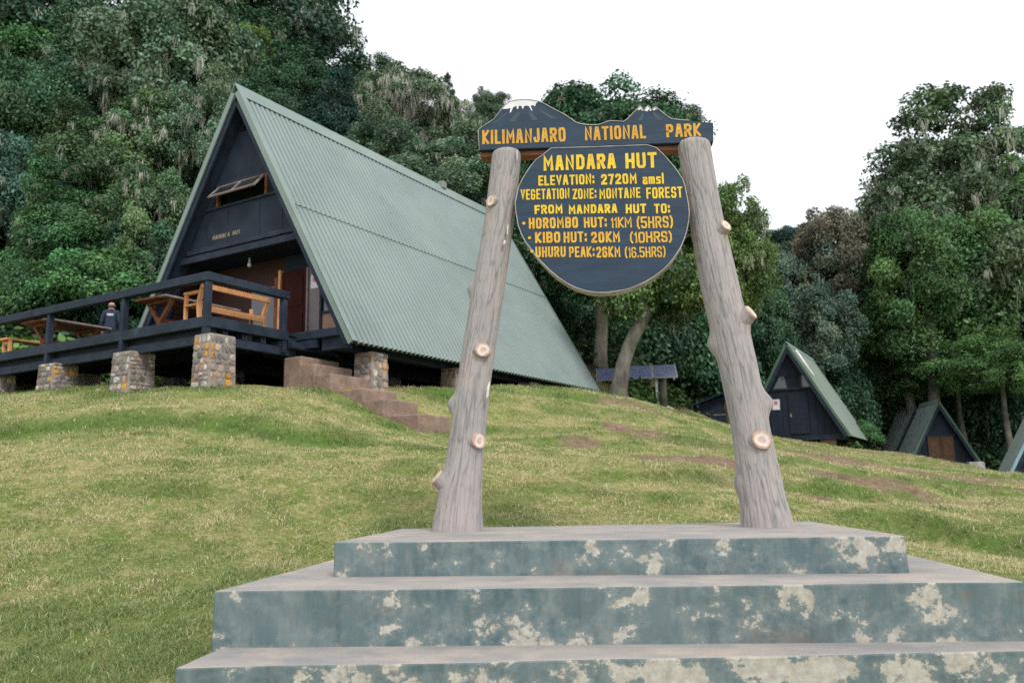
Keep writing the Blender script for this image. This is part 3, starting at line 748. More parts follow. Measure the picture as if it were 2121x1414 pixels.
GL = {
 'A': (1, [[(0, 0), (.36, 1), (.64, 1), (1, 0)], [(.17, .30), (.83, .30)]]),
 'B': (1, [[(.5, .52), (0, .52), (0, 1), (.78, 1), (1, .88), (1, .64), (.8, .52), (.5, .52)], [(0, .52), (0, 0), (.78, 0), (1, .12), (1, .40), (.8, .52)]]),
 'D': (1, [[(0, 0), (0, 1), (.7, 1), (1, .8), (1, .2), (.7, 0), (0, 0)]]),
 'E': (.85, [[(1, 1), (0, 1), (0, 0), (1, 0)], [(0, .5), (.85, .5)]]),
 'F': (.85, [[(1, 1), (0, 1), (0, 0)], [(0, .5), (.85, .5)]]),
 'G': (1, [[(1, .78), (1, .86), (.82, 1), (.18, 1), (0, .86), (0, .14), (.18, 0), (.82, 0), (1, .14), (1, .46), (.55, .46)]]),
 'H': (1, [[(0, 0), (0, 1)], [(1, 0), (1, 1)], [(0, .5), (1, .5)]]),
 'I': (.0, [[(.5, 0), (.5, 1)]]),
 'J': (.8, [[(1, 1), (1, .15), (.8, 0), (.2, 0), (0, .15), (0, .25)]]),
 'K': (1, [[(0, 0), (0, 1)], [(1, 1), (.12, .48), (1, 0)]]),
 'L': (.75, [[(0, 1), (0, 0), (1, 0)]]),
 'M': (1.3, [[(0, 0), (0, 1), (.5, .38), (1, 1), (1, 0)]]),
 'N': (1.05, [[(0, 0), (0, 1), (1, 0), (1, 1)]]),
 'O': (1, [[(.5, 1), (.2, 1), (0, .86), (0, .14), (.2, 0), (.8, 0), (1, .14), (1, .86), (.8, 1), (.5, 1)]]),
 'P': (.95, [[(0, 0), (0, 1), (.78, 1), (1, .87), (1, .58), (.78, .45), (0, .45)]]),
 'R': (1, [[(0, 0), (0, 1), (.78, 1), (1, .87), (1, .62), (.78, .5), (0, .5)], [(.5, .5), (1, 0)]]),
 'S': (.95, [[(1, .80), (1, .88), (.82, 1), (.18, 1), (0, .88), (0, .62), (.16, .52), (.84, .48), (1, .38), (1, .12), (.82, 0), (.18, 0), (0, .12), (0, .2)]]),
 'T': (.95, [[(0, 1), (1, 1)], [(.5, 1), (.5, 0)]]),
 'U': (1, [[(0, 1), (0, .14), (.2, 0), (.8, 0), (1, .14), (1, 1)]]),
 'V': (1, [[(0, 1), (.5, 0), (1, 1)]]),
 'Z': (.95, [[(0, 1), (1, 1), (0, 0), (1, 0)]]),
 '0': (1, [[(.5, 1), (.2, 1), (0, .86), (0, .14), (.2, 0), (.8, 0), (1, .14), (1, .86), (.8, 1), (.5, 1)]]),
 '1': (.25, [[(0, .8), (1, 1), (1, 0)]]),
 '2': (1, [[(0, .8), (0, .86), (.2, 1), (.8, 1), (1, .86), (1, .62), (0, .08), (0, 0), (1, 0)]]),
 '5': (1, [[(1, 1), (0, 1), (0, .55), (.78, .57), (1, .44), (1, .14), (.8, 0), (.2, 0), (0, .14)]]),
 '6': (1, [[(1, .84), (.8, 1), (.2, 1), (0, .86), (0, .14), (.2, 0), (.8, 0), (1, .14), (1, .42), (.8, .54), (0, .54)]]),
 '7': (.95, [[(0, 1), (1, 1), (.35, 0)]]),
 ':': (.0, [[(.5, .08), (.5, .22)], [(.5, .66), (.5, .80)]]),
 '.': (.0, [[(.5, .0), (.5, .08)]]),
 '(': (.3, [[(1, 1.06), (0, .78), (0, .2), (1, -.06)]]),
 ')': (.3, [[(0, 1.06), (1, .78), (1, .2), (0, -.06)]]),
 'a': (.8, [[(.05, .62), (.9, .62), (1, .5), (1, 0), (.1, 0), (0, .1), (0, .26), (.1, .36), (1, .36)]]),
 'm': (1.2, [[(0, 0), (0, .62), (.42, .62), (.5, .5), (.5, 0)], [(.5, .5), (.58, .62), (.92, .62), (1, .5), (1, 0)]]),
 's': (.75, [[(1, .6), (.1, .62), (0, .5), (.1, .36), (.9, .28), (1, .16), (.9, 0), (0, .0)]]),
 'l': (.0, [[(.5, 0), (.5, 1)]]),
}
def stroke(m, pts, t, y, dep):
    """mitred ribbon of width t along pts (x,z), front at y, thickness dep"""
    P = [Vector(p) for p in pts]
    closed = (P[0] - P[-1]).length < 1e-6
    if closed: P = P[:-1]
    n = len(P); Lf, Rt = [], []
    for i in range(n):
        if closed: a, b, c = P[i - 1], P[i], P[(i + 1) % n]
        else: a, b, c = P[max(i - 1, 0)], P[i], P[min(i + 1, n - 1)]
        d1 = (b - a).normalized() if (b - a).length > 1e-9 else (c - b).normalized()
        d2 = (c - b).normalized() if (c - b).length > 1e-9 else d1
        n1, n2 = Vector((-d1.y, d1.x)), Vector((-d2.y, d2.x))
        q = (n1 + n2)
        q = n1 if q.length < .3 else q.normalized()
        k = min(1 / max(q.dot(n1), .45), 1.9) * t / 2
        e = Vector((0, 0))
        if not closed and i == 0: e = -d2 * t / 2
        if not closed and i == n - 1: e = d1 * t / 2
        Lf.append(b + q * k + e); Rt.append(b - q * k + e)
    vs = [(p.x, y, p.y) for p in Lf] + [(p.x, y, p.y) for p in Rt] + [(p.x, y + dep, p.y) for p in Lf] + [(p.x, y + dep, p.y) for p in Rt]
    fs = []
    for i in range(n if closed else n - 1):
        j = (i + 1) % n
        fs += [(i, j, n + j, n + i), (i, 2 * n + i, 2 * n + j, j), (n + i, n + j, 3 * n + j, 3 * n + i)]
    if not closed: fs += [(0, n, 3 * n, 2 * n), (n - 1, 3 * n - 1, 4 * n - 1, 2 * n - 1)]
    m.add(vs, fs)

def word(m, txt, x0, x1, z0, z1, y, slope, tk, emit=None):
    h = z1 - z0
    adv = (x1 - x0) / max(1, sum(1 if GL[c][0] > .2 else .45 for c in txt)) if txt != '*' else 1
    t = min(tk * h * 1.08, .30 * adv)
    gap = t * .62
    jr = random.Random(txt + str(x0))
    if txt == '*':
        N = 12; r_ = (x1 - x0) / 2; cx, cz = (x0 + x1) / 2, (z0 + z1) / 2
        m.prism([(cx + r_ * math.cos(2 * math.pi * k / N), cz + r_ * math.sin(2 * math.pi * k / N)) for k in range(N)], 'y', y, y + .004)
        return
    W = [GL[c][0] for c in txt]
    tot = sum(W)
    unit = ((x1 - x0) - len(txt) * t - (len(txt) - 1) * gap) / max(tot, .1)
    x = x0
    for c, w in zip(txt, W):
        ww = unit * w
        dz = jr.uniform(-.012, .012) * h
        sh = jr.uniform(-.015, .015)
        if emit: m = MB()
        for k, pl in enumerate(GL[c][1]):
            pts = []
            for px, pz in pl:
                xx = x + t / 2 + (px * ww if w > 0 else 0)
                zz = z0 + t / 2 + pz * (h - t) + dz
                xx += (zz - z0) * sh
                pts.append((xx, zz + slope * (xx - (x0 + x1) / 2)))
            stroke(m, pts, t * jr.uniform(.96, 1.04), y - .0004 * k - jr.uniform(0, .0002), .005)
        if emit: emit(m)
        x += ww + t + gap
WORDS = [('KILIMANJARO', 'b', -1.033, -0.245, 3.546, 3.687), ('NATIONAL', 'b', -0.066, 0.495, 3.521, 3.655), ('PARK', 'b', 0.681, 0.993, 3.502, 3.63), ('MANDARA', 1, -0.453, 0.206, 3.211, 3.356), ('HUT', 1, 0.292, 0.574, 3.189, 3.336), ('ELEVATION:', 2, -0.504, 0.007, 3.072, 3.168), ('2720M', 2, 0.068, 0.387, 3.049, 3.148), ('amsl', 2, 0.439, 0.627, 3.03, 3.133), ('VEGETATION', 3, -0.67, -0.222, 2.947, 3.046), ('ZONE:', 3, -0.195, 0.019, 2.93, 3.027), ('MONTANE', 3, 0.047, 0.414, 2.914, 3.012), ('FOREST', 3, 0.466, 0.787, 2.892, 2.995), ('FROM', 4, -0.545, -0.291, 2.808, 2.893), ('MANDARA', 4, -0.235, 0.201, 2.787, 2.872), ('HUT', 4, 0.277, 0.459, 2.766, 2.853), ('TO:', 4, 0.528, 0.668, 2.752, 2.842), ('*', 5, -0.661, -0.631, 2.716, 2.747), ('HOROMBO', 5, -0.601, -0.155, 2.668, 2.77), ('HUT:', 5, -0.102, 0.102, 2.654, 2.751), ('11KM', 5, 0.139, 0.325, 2.639, 2.738), ('(5HRS)', 5, 0.369, 0.687, 2.619, 2.727), ('*', 6, -0.612, -0.583, 2.576, 2.607), ('KIBO', 6, -0.546, -0.32, 2.535, 2.637), ('HUT:', 6, -0.29, -0.081, 2.525, 2.625), ('20KM', 6, -0.042, 0.215, 2.51, 2.611), ('(10HRS)', 6, 0.303, 0.672, 2.488, 2.589), ('*', 7, -0.594, -0.564, 2.45, 2.481), ('UHURU', 7, -0.546, -0.275, 2.401, 2.499), ('PEAK:', 7, -0.245, -0.017, 2.385, 2.484), ('26KM', 7, -0.001, 0.212, 2.372, 2.471), ('(16.5HRS)', 7, 0.252, 0.609, 2.354, 2.451)]
for key, tk, mt, par, txt in (('b', .17, 'ochre', board, 'park name in ochre letters'), (1, .19, 'yellow', disc, 'hut name in large yellow letters'), (2, .2, 'yellow', disc, 'elevation line'), (3, .21, 'yellow', disc, 'vegetation zone line'),
                              (4, .2, 'yellow', disc, 'heading of the distance list'), (5, .19, 'amber', disc, 'first distance line'), (6, .19, 'amber', disc, 'second distance line'), (7, .19, 'amber', disc, 'third distance line')):
    for w_, k, x0, x1, z0, z1 in WORDS:
        if k != key: continue
        if w_ == '*':
            m = MB(); word(m, w_, x0, x1, z0 + BZ, z1 + BZ, -.1645, -.03, tk); m.build('bullet', mt, par)
        else:
            word(None, w_, x0, x1, z0 + BZ, z1 + BZ, -.0645 if k == 'b' else -.1645, -.03, tk, emit=lambda mm: mm.build('letter', mt, par))

# ------------------------------------------------------------------ large A-frame hut (local x = right along the gable, y = back along the ridge)
HW, HH, ZE, ZA, HL = 3.98, 6.93, 4.67, 11.60, 12.6
hut = empty('a_frame_hut', (HO[0], HO[1], 3.8), -HA, label='large A-frame hut with corrugated green roof and dark gable front', cat='hut')
def slope_pt(side, s, off=0.0):
    """point on the roof slope, s=0 ridge..1 eave, off outward along the normal"""
    L = math.hypot(HW, HH)
    return (side * (HW * s + off * HH / L), ZA - HH * s + off * HW / L)

def corrugated(parent, side, s0, s1, v0, v1, off, period, amp, material, name='roof_sheet', slope=slope_pt, rows=3):
    n = int((v1 - v0) / period * 12) + 1
    vv = np.linspace(v0, v1, n)
    ph = (vv - v0) / period * 2 * math.pi
    fr = (ph / (2 * math.pi)) % 1.0 - .5
    prof = amp * (.6 - 2.3 * np.exp(-(fr / .15) ** 2))
    V = []
    for j in range(rows):
        s = s0 + (s1 - s0) * j / (rows - 1)
        for v, d in zip(vv, prof):
            x, z = slope(side, s, off + d)
            V.append((x, v, z))
    m = MB()
    m.add(V, [(j * n + i, j * n + i + 1, (j + 1) * n + i + 1, (j + 1) * n + i) for j in range(rows - 1) for i in range(n - 1)])
    o = m.build(name, material, parent)
    return o
for side in (1, -1):
    corrugated(hut, side, 0.0, .485, 0.0, HL, .092, .172, .034, 'roof')
    corrugated(hut, side, .475, 1.0, 0.0, HL, .066, .172, .034, 'roof')
    # boarding beneath the sheets
    m = MB()
    x0, z0 = slope_pt(side, 0.01, .03); x1, z1 = slope_pt(side, .99, .03)
    x2, z2 = slope_pt(side, .99, -.10); x3, z3 = slope_pt(side, 0.01, -.10)
    m.prism([(x0, z0), (x1, z1), (x2, z2), (x3, z3)], 'y', .06, HL - .05)
    m.build('roof_boarding', 'dark_wood', hut)
    # pale flashing folded over the front and back verge
    for v0, v1 in ((-.05, -.012), (HL + .004, HL + .04)):
        m = MB()
        a = slope_pt(side, .003, .135); b = slope_pt(side, 1.005, .105); c = slope_pt(side, 1.005, -.01); d = slope_pt(side, .003, -.01)
        m.prism([a, b, c, d], 'y', v0, v1)
        m.build('verge_flashing', 'roof_trim', hut)
    m = MB()
    a = slope_pt(side, .0, .142); b = slope_pt(side, 1.004, .136); c = slope_pt(side, 1.004, .124); d = slope_pt(side, .0, .130)
    m.prism([a, b, c, d], 'y', -.05, .13)
    m.build('verge_cap', 'roof_trim', hut)
    # dark barge board under the verge
    m = MB()
    a = slope_pt(side, .015, -.012); b = slope_pt(side, .995, -.012); c = slope_pt(side, .995, -.155); d = slope_pt(side, .036, -.155)
    m.prism([a, b, c, d], 'y', .0, .07)
    m.build('barge_board', 'dark_wood', hut, bev=.01)
    # deep rafter a little behind
    m = MB()
    a = slope_pt(side, .03, -.11); b = slope_pt(side, .985, -.11); c = slope_pt(side, .985, -.19); d = slope_pt(side, .05, -.19)
    m.prism([a, b, c, d], 'y', .42, .52)
    m.build('rafter', 'dark_wood', hut)
m = MB()
m.prism([slope_pt(-1, .028, .14), (0, ZA + .28), slope_pt(1, .028, .14), (0, ZA + .23)], 'y', -.055, HL + .05)
m.build('ridge_cap', 'roof_trim', hut)
m = MB(); m.box(-.12, .12, 8.9, 9.15, ZA + .16, ZA + .42); m.build('ridge_vent', 'rust_stain', hut, bev=.02)

def gable_half(z, inset=0.0):
    return HW * (ZA - z) / HH - inset / math.sin(math.atan2(HH, HW))
def gable_panel(name, z0, z1, v, th, material, inset=.12, x0=None, x1=None, parent=None, bev=0):
    a, b = gable_half(z0, inset), max(gable_half(z1, inset), .01)
    xl0, xr0, xl1, xr1 = -a, a, -b, b
    if x0 is not None: xl0, xl1 = max(xl0, x0), max(xl1, x0)
    if x1 is not None: xr0, xr1 = min(xr0, x1), min(xr1, x1)
    return MB().prism([(xl0, z0), (xr0, z0), (xr1, z1), (xl1, z1)], 'y', v, v + th).build(name, material, parent or hut, bev=bev)
GV = .40
# upper gable wall
gable_panel('gable_panel', 7.80, 8.78, GV, .05, 'dark_panel')['label'] = 'dark panel under the gable windows'
gable_panel('gable_panel', 9.46, 10.75, GV, .05, 'dark_panel')
for k in range(7):                                   # louvre slats in the peak
    z = 10.78 + k * .10
    a = gable_half(z, .2)
    MB().hexa([(-a, GV - .02, z), (a, GV - .02, z), (a, GV + .07, z + .05), (-a, GV + .07, z + .05), (-a, GV - .02, z + .02), (a, GV - .02, z + .02), (a, GV + .07, z + .07), (-a, GV + .07, z + .07)]).build('louvre_slat', 'dark_wood', hut)
gable_panel('gable_backing', 9.4, 11.5, GV + .09, .03, 'recess_shade')  # near-black sheet, paints the darkness behind the louvres
for x in (-.62, .55, 1.35, -1.45):
    MB().box(x - .02, x + .02, GV - .012, GV - .002, 7.82, 8.76).build('panel_batten', 'dark_wood', hut)
# window strip
gable_panel('window_sill', 8.78, 8.85, GV - .05, .16, 'dark_wood', .14, bev=.008)
gable_panel('window_head', 9.40, 9.46, GV - .04, .14, 'dark_wood', .14, bev=.008)
gable_panel('window_shade_sheet', 8.85, 9.40, GV + .22, .03, 'recess_shade')  # dark sheet standing in for the unlit room behind the panes
for x in (-1.02, .78):
    MB().box(x - .035, x + .035, GV - .03, GV + .06, 8.852, 9.398).build('window_post', 'brown_timber', hut)
fw = gable_panel('fixed_window', 8.87, 9.38, GV + .02, .012, 'glass', .16, x0=.82); fw['label'] = 'fixed pane right of the open sash'
fw = gable_panel('fixed_window', 8.87, 9.38, GV + .02, .012, 'glass', .16, x1=-1.06); fw['label'] = 'fixed pane left of the open sash'
# awning sash, hinged at the top, pushed out
sash = MB()
ang = R(42); hz, hy = 9.38, GV - .02
def sp(x, t, o=0.0):                                # t down the sash, o outwards normal
    return (x, hy - math.sin(ang) * t - math.cos(ang) * o, hz - math.cos(ang) * t + math.sin(ang) * o)
T_ = .52
def sash_bar(x0, x1, t0, t1):
    sash.hexa([sp(x0, t1, -.02), sp(x1, t1, -.02), sp(x1, t0, -.02), sp(x0, t0, -.02), sp(x0, t1, .02), sp(x1, t1, .02), sp(x1, t0, .02), sp(x0, t0, .02)])
for x in (-.98, -.14, .69): sash_bar(x, x + .055, .0, T_)
for xa, xb in ((-.925, -.14), (-.085, .69)):
    sash_bar(xa, xb, 0, .05); sash_bar(xa, xb, T_ - .05, T_)
so = sash.build('awning_window', 'grey_timber', hut); so['label'] = 'top-hung window pushed open'
for xa, xb in ((-.925, -.14), (-.085, .69)):
    MB().hexa([sp(xa, T_ - .05, -.006), sp(xb, T_ - .05, -.006), sp(xb, .05, -.006), sp(xa, .05, -.006), sp(xa, T_ - .05, .004), sp(xb, T_ - .05, .004), sp(xb, .05, .004), sp(xa, .05, .004)]).build('pane', 'glass', so)
# beams over the porch
for z0, z1, v in ((7.66, 7.79, GV - .10), (7.42, 7.60, GV - .16)):
    gable_panel('cross_beam', z0, z1, v, .16, 'dark_wood', .13, bev=.012)
gable_panel('beam_gap_shade', 7.60, 7.66, GV - .04, .1, 'recess_shade', .13)  # dark strip painting the shade in the gap between the beams
# name over the porch (small tan lettering)
MT['tan_letters'] = mat('faded_tan_letters', srgb(150, 138, 116), srgb(120, 112, 98), 20, .8)
for w_, xa, xb in (('MANDARA', -1.16, -.52), ('HUT', -.40, -.12)):
    word(None, w_, xa, xb, 7.98, 8.09, GV - .006, 0.0, .2, emit=lambda mm: mm.build('letter', 'tan_letters', hut))
# porch interior
ZF = 5.06
PV = 1.00                                             # porch back wall
MB().prism([(-gable_half(7.6, .16), 7.44), (gable_half(7.6, .16), 7.44), (gable_half(7.6, .16), 7.5), (-gable_half(7.6, .16), 7.5)], 'y', GV + .1, PV + 1.5).build('porch_ceiling', 'dark_panel', hut)
gable_panel('porch_wall', ZF, 7.43, PV + .25, .06, 'brown_wall', .16, x1=.62)['label'] = 'red-brown boarded wall at the back of the porch'
gable_panel('porch_wall', 6.84, 7.43, PV + .25, .06, 'dark_panel', .16, x0=.622)
for k in range(14):                                   # inner boarding of the left slope
    s0, s1 = .60 + k * .027, .60 + (k + 1) * .027 - .004
    a = slope_pt(-1, s0, -.115); b = slope_pt(-1, s1, -.115); c = slope_pt(-1, s1, -.14); d = slope_pt(-1, s0, -.14)
    MB().prism([a, b, c, d], 'y', .54, PV + .24).build('lining_board', 'brown_wall', hut)
# open red door, frame, column, side window
door = MB().box(.80, 1.67, PV - .02, PV + .03, ZF + .02, 6.93).build('door', 'door_red', hut, bev=.01); door['label'] = 'dark red timber door'
MB().box(.72, .798, PV - .07, PV + .05, ZF, 6.99).build('door_frame', 'orange_wood', hut)
MB().box(.92, 1.55, PV - .035, PV - .022, 6.0, 6.75).build('door_panel', 'door_red', door)
MB().box(.92, 1.55, PV - .035, PV - .022, 5.2, 5.8).build('door_panel', 'door_red', door)
MB().box(1.68, 1.74, PV - .05, PV + .08, ZF, 6.93).build('door_frame', 'grey_paint', hut)
MB().box(1.742, 2.10, PV - .01, PV + .1, ZF, 6.93).build('column', 'grey_paint', hut)
def notice(par, x0, x1, y, z0, z1, name='notice'):
    n_ = MB().prism([(x0, z0), (x1, z0 - .01), (x1 + .01, z1), (x0 + .005, z1 + .005)], 'y', y - .004, y).build(name, 'paper', par)
    w, h = x1 - x0, z1 - z0
    MB().prism([(x0 + .28 * w, z0 + .45 * h), (x0 + .74 * w, z0 + .45 * h), (x0 + .74 * w, z0 + .85 * h), (x0 + .28 * w, z0 + .85 * h)], 'y', y - .006, y - .004).build('print', 'red_print', n_)
    return n_
notice(hut, 1.80, 2.05, PV - .012, 6.38, 6.72)['label'] = 'white paper notice on the grey column'
notice(hut, .48, .66, PV + .24, 6.40, 6.78)['label'] = 'white paper notice left of the door'
wn_ = gable_panel('side_window', 5.76, 6.9, PV + .03, .012, 'glass', .16, x0=2.17)
MB().box(2.105, 2.168, PV - .02, PV + .08, ZF, 6.7).build('window_frame', 'dark_wood', hut)
gable_panel('window_frame', 5.70, 5.76, PV - .01, .08, 'dark_wood', .16, x0=2.17)
gable_panel('tan_panel', ZF, 5.698, PV + .02, .04, 'tan_panel', .16, x0=2.17)
MB().tube([(-.2, .8, 7.44), (-.2, .8, 7.33)], .03, 8).tube([(-.2, .8, 7.33), (-.2, .8, 7.29), (-.2, .8, 7.22), (-.2, .8, 7.19)], [.025, .05, .05, .02], 10).build('porch_lamp', 'bulb', hut, smooth=True)
MB().box(.30, .42, PV + .2, PV + .245, ZF, 6.9).build('glazed_door_stile', 'brown_timber', hut)
MB().box(-.55, .29, PV + .22, PV + .24, 5.3, 6.7).build('porch_window', 'glass', hut)
# floor of the hut on its beams
MB().box(-3.66, 3.66, .12, HL - .1, 4.90, ZF).build('floor', 'dark_wood', hut)
for x in (-3.4, -1.2, 1.2, 3.3):
    MB().box(x - .1, x + .1, .2, HL - .15, 4.62, 4.898).build('floor_beam', 'dark_wood', hut)
MB().box(-3.70, 3.75, .02, .115, 4.88, 5.075).build('threshold_beam', 'dark_wood', hut, bev=.012)
MB().box(3.05, 3.80, .12, .3, 4.60, 4.88).build('sill_block', 'dark_wood', hut)
# back wall closing the tunnel
gable_panel('rear_wall', ZF, 11.4, HL - .5, .06, 'dark_panel', .12)
MB().box(-3.5, 3.5, 3.0, HL - .7, ZF, ZF + .02).build('inner_floor', 'recess_shade', hut)

# stone piers: mortar core with proud stones
def pier(parent, u0, u1, v0, v1, z0, z1, seed, smat='stone', faces=('front', 'right', 'left'), size=.15):
    rp = random.Random(seed)
    core = MB().hexa([(u0 - .03, v0 - .03, z0), (u1 + .03, v0 - .03, z0), (u1 + .03, v1 + .03, z0), (u0 - .03, v1 + .03, z0), (u0, v0, z1), (u1, v0, z1), (u1, v1, z1), (u0, v1, z1)]).build('stone_pier', 'mortar', parent, bev=.03, seg=2)
    for fc in faces:
        W = (u1 - u0) if fc == 'front' else (v1 - v0)
        z = z0 + .0
        while z < z1 - .06:
            hrow = min(rp.uniform(.55, 1.35) * size, z1 - z - .005)
            x = 0.005
            while x < W - .05:
                wst = min(rp.uniform(.5, 1.9) * size, W - x - .004)
                if rp.random() < .96 and wst > .05:
                    k = (z1 - z) / (z1 - z0) * .03
                    g = rp.uniform(.003, .010); pr = rp.uniform(.006, .03)
                    a0, a1, b0, b1 = x + g, x + wst - g, z + g, z + hrow - g
                    ca, cb = (a0 + a1) / 2, (b0 + b1) / 2
                    N = 7; ph = rp.uniform(0, 6)
                    ring = []
                    for q in range(N):
                        t = ph + 2 * math.pi * q / N
                        cxx, czz = math.cos(t), math.sin(t)
                        e = (abs(cxx) ** 3 + abs(czz) ** 3) ** (-1 / 3)
                        ring.append((ca + (a1 - a0) / 2 * cxx * e * rp.uniform(.8, 1.05), cb + (b1 - b0) / 2 * czz * e * rp.uniform(.8, 1.05)))
                    def P(p, d):
                        if fc == 'front': return (u0 + p[0], v0 - k - d, p[1])
                        if fc == 'right': return (u1 + k + d, v0 + p[0], p[1])
                        return (u0 - k - d, v0 + p[0], p[1])
                    m = MB()
                    inner = [((p[0] - ca) * .72 + ca, (p[1] - cb) * .72 + cb) for p in ring]
                    vs_ = [P(p, -.03) for p in ring] + [P(p, pr * .55) for p in ring] + [P(p, pr) for p in inner]
                    m.add(vs_, [(q, (q + 1) % N, N + (q + 1) % N, N + q) for q in range(N)] + [(N + q, N + (q + 1) % N, 2 * N + (q + 1) % N, 2 * N + q) for q in range(N)] + [tuple(range(2 * N, 3 * N))])
                    m.build('stone', (rp.choice(('stone', 'stone', 'stone_pink', 'stone_white')) if smat == 'stone' else smat), core)
                x += wst
            z += hrow
    return core
def gl(u, v):
    x, y = hut_w(u, v); return gz(x, y)
for i, (u0, u1, v0, v1) in enumerate([(3.28, 3.82, .95, 1.50), (3.3, 3.8, 4.35, 4.85), (3.3, 3.8, 8.35, 8.9), (3.3, 3.8, 12.0, 12.5)]):
    zg = min(gl(u0, v0), gl(u1, v0), gl(u1, v1)) - .12
    pier(hut, u0, u1, v0, v1, zg, 4.62, 100 + i, 'stone_dark' if i else 'stone', ('front', 'right'))
for i, (u, v) in enumerate([(-3.5, 1.2), (-1.2, 1.2), (1.2, 1.2), (1.0, 5), (-1.5, 5), (-3.5, 5), (1, 9), (-3.5, 9), (-3.5, 12.2)]):
    MB().box(u - .25, u + .25, v - .25, v + .25, gl(u, v) - .2, 4.62).build('stone_pier', 'stone_dark', hut, bev=.03)

# ------------------------------------------------------------------ timber deck in front of the hut
DZ = 5.0
DU0, DU1, DV0, DV1 = -9.0, 2.40, -2.5, -.02
deck = empty('timber_deck', (*hut_w(-1.5, -1.3), 3.8), -HA, label='black-stained timber deck with railing raised on stone piers before the large hut', cat='deck')
# the deck frame shares the hut's axes; shift its coordinates
du, dv = -1.5, -1.3
class DB(MB):
    def build(s, *a, **k):
        s.v = [(x - du, y - dv, z) for x, y, z in s.v]
        return MB.build(s, *a, **k)
pb = None
nb_ = int((DU1 - DU0) / .15)
for k in range(nb_):
    x = DU0 + k * .15
    if pb is None:
        pb = DB().box(x + .004, x + .146, DV0 + .06, DV1, DZ - .035, DZ).build('deck_board', 'dark_wood', deck)
    else:
        c_ = pb.copy(); COL.objects.link(c_); c_.parent = deck; c_.location.x = k * .15
for v in (DV0 + .25, -1.3, -.2):
    DB().box(DU0, DU1 - .1, v - .06, v + .06, DZ - .30, DZ - .037).build('joist', 'dark_wood', deck)
for k in range(4):                                    # short joist ends showing on the right side
    v = DV0 + .42 + k * .52
    DB().box(DU1 - .6, DU1 - .03, v, v + .05, DZ - .31, DZ - .19).build('joist_end', 'dark_wood', deck)
    DB().box(DU1 - .6, DU1 - .03, v + .08, v + .13, DZ - .31, DZ - .19).build('joist_end', 'dark_wood', deck)
# kick boards and lower beams
DB().box(DU0, DU1 + .04, DV0 - .04, DV0 + .055, DZ - .17, DZ + .05).build('edge_board', 'dark_wood', deck, bev=.01)
DB().box(DU1 - .05, DU1 + .04, DV0 + .06, -.30, DZ - .17, DZ + .05).build('edge_board', 'dark_wood', deck, bev=.01)
DB().box(DU0, DU1 - .15, DV0 + .06, DV0 + .16, DZ - .50, DZ - .305).build('lower_beam', 'dark_wood', deck, bev=.01)
DB().box(DU1 - .14, DU1 - .04, DV0 + .17, .0, DZ - .50, DZ - .315).build('lower_beam', 'dark_wood', deck, bev=.01)
# posts, rails
for u in (2.33, -.44, -3.33, -6.2):
    DB().box(u - .085, u - .005, DV0 - .02, DV0 + .12, DZ - .60, 5.79).build('railing_post', 'dark_wood', deck, bev=.008)
    DB().box(u + .005, u + .075, DV0 - .05, DV0 + .09, DZ - .60, 5.79).build('railing_post', 'dark_wood', deck, bev=.008)
DB().box(DU1 - .13, DU1 + .02, -.46, -.34, DZ - .45, 5.79).build('railing_post', 'dark_wood', deck, bev=.008)
DB().box(DU0, DU1 + .05, DV0 - .08, DV0 + .10, 5.79, 5.97).build('top_rail', 'dark_wood', deck, bev=.012)
DB().box(DU1 - .13, DU1 + .05, DV0 + .10, -.30, 5.79, 5.965).build('top_rail', 'dark_wood', deck, bev=.012)
# timber treads between deck, porch and concrete stairs
DB().hexa([(2.0, -.28, 4.66), (2.55, -.28, 4.66), (2.75, 1.0, 4.58), (2.2, 1.0, 4.60), (2.0, -.28, 4.80), (2.55, -.28, 4.80), (2.75, 1.0, 4.68), (2.2, 1.0, 4.72)]).build('stair_tread', 'dark_wood', deck, bev=.012)
DB().box(1.6, 2.35, -.28, .02, 4.6, 4.97).build('stair_riser', 'dark_wood', deck)
DB().box(2.3, 2.95, .03, .14, 4.68, 4.86).build('stair_riser', 'dark_wood', deck)
# piers
for i, (u0, u1, v0, v1, zt) in enumerate([(2.16, 2.66, -2.62, -1.98, 4.66), (-.55, .08, -2.62, -2.0, 4.56), (-3.42, -2.8, -2.62, -2.0, 4.56), (-6.3, -5.6, -2.55, -1.95, 4.56)]):
    zg = min(gl(u0, v0), gl(u1, v0), gl(u0, v1)) - .12
    u0, u1, v0, v1 = u0 - du, u1 - du, v0 - dv, v1 - dv
    pier(deck, u0, u1, v0, v1, zg - .05, zt, 200 + i, 'stone', ('front', 'right', 'left') if i == 0 else ('front', 'right'), .13)
for u, v in ((-5, -.4),):
    zg = gl(u, v) - .2
    DB().box(u - .25, u + .25, v - .25, v + .25, zg, 4.69).build('stone_pier', 'mortar', deck, bev=.03)

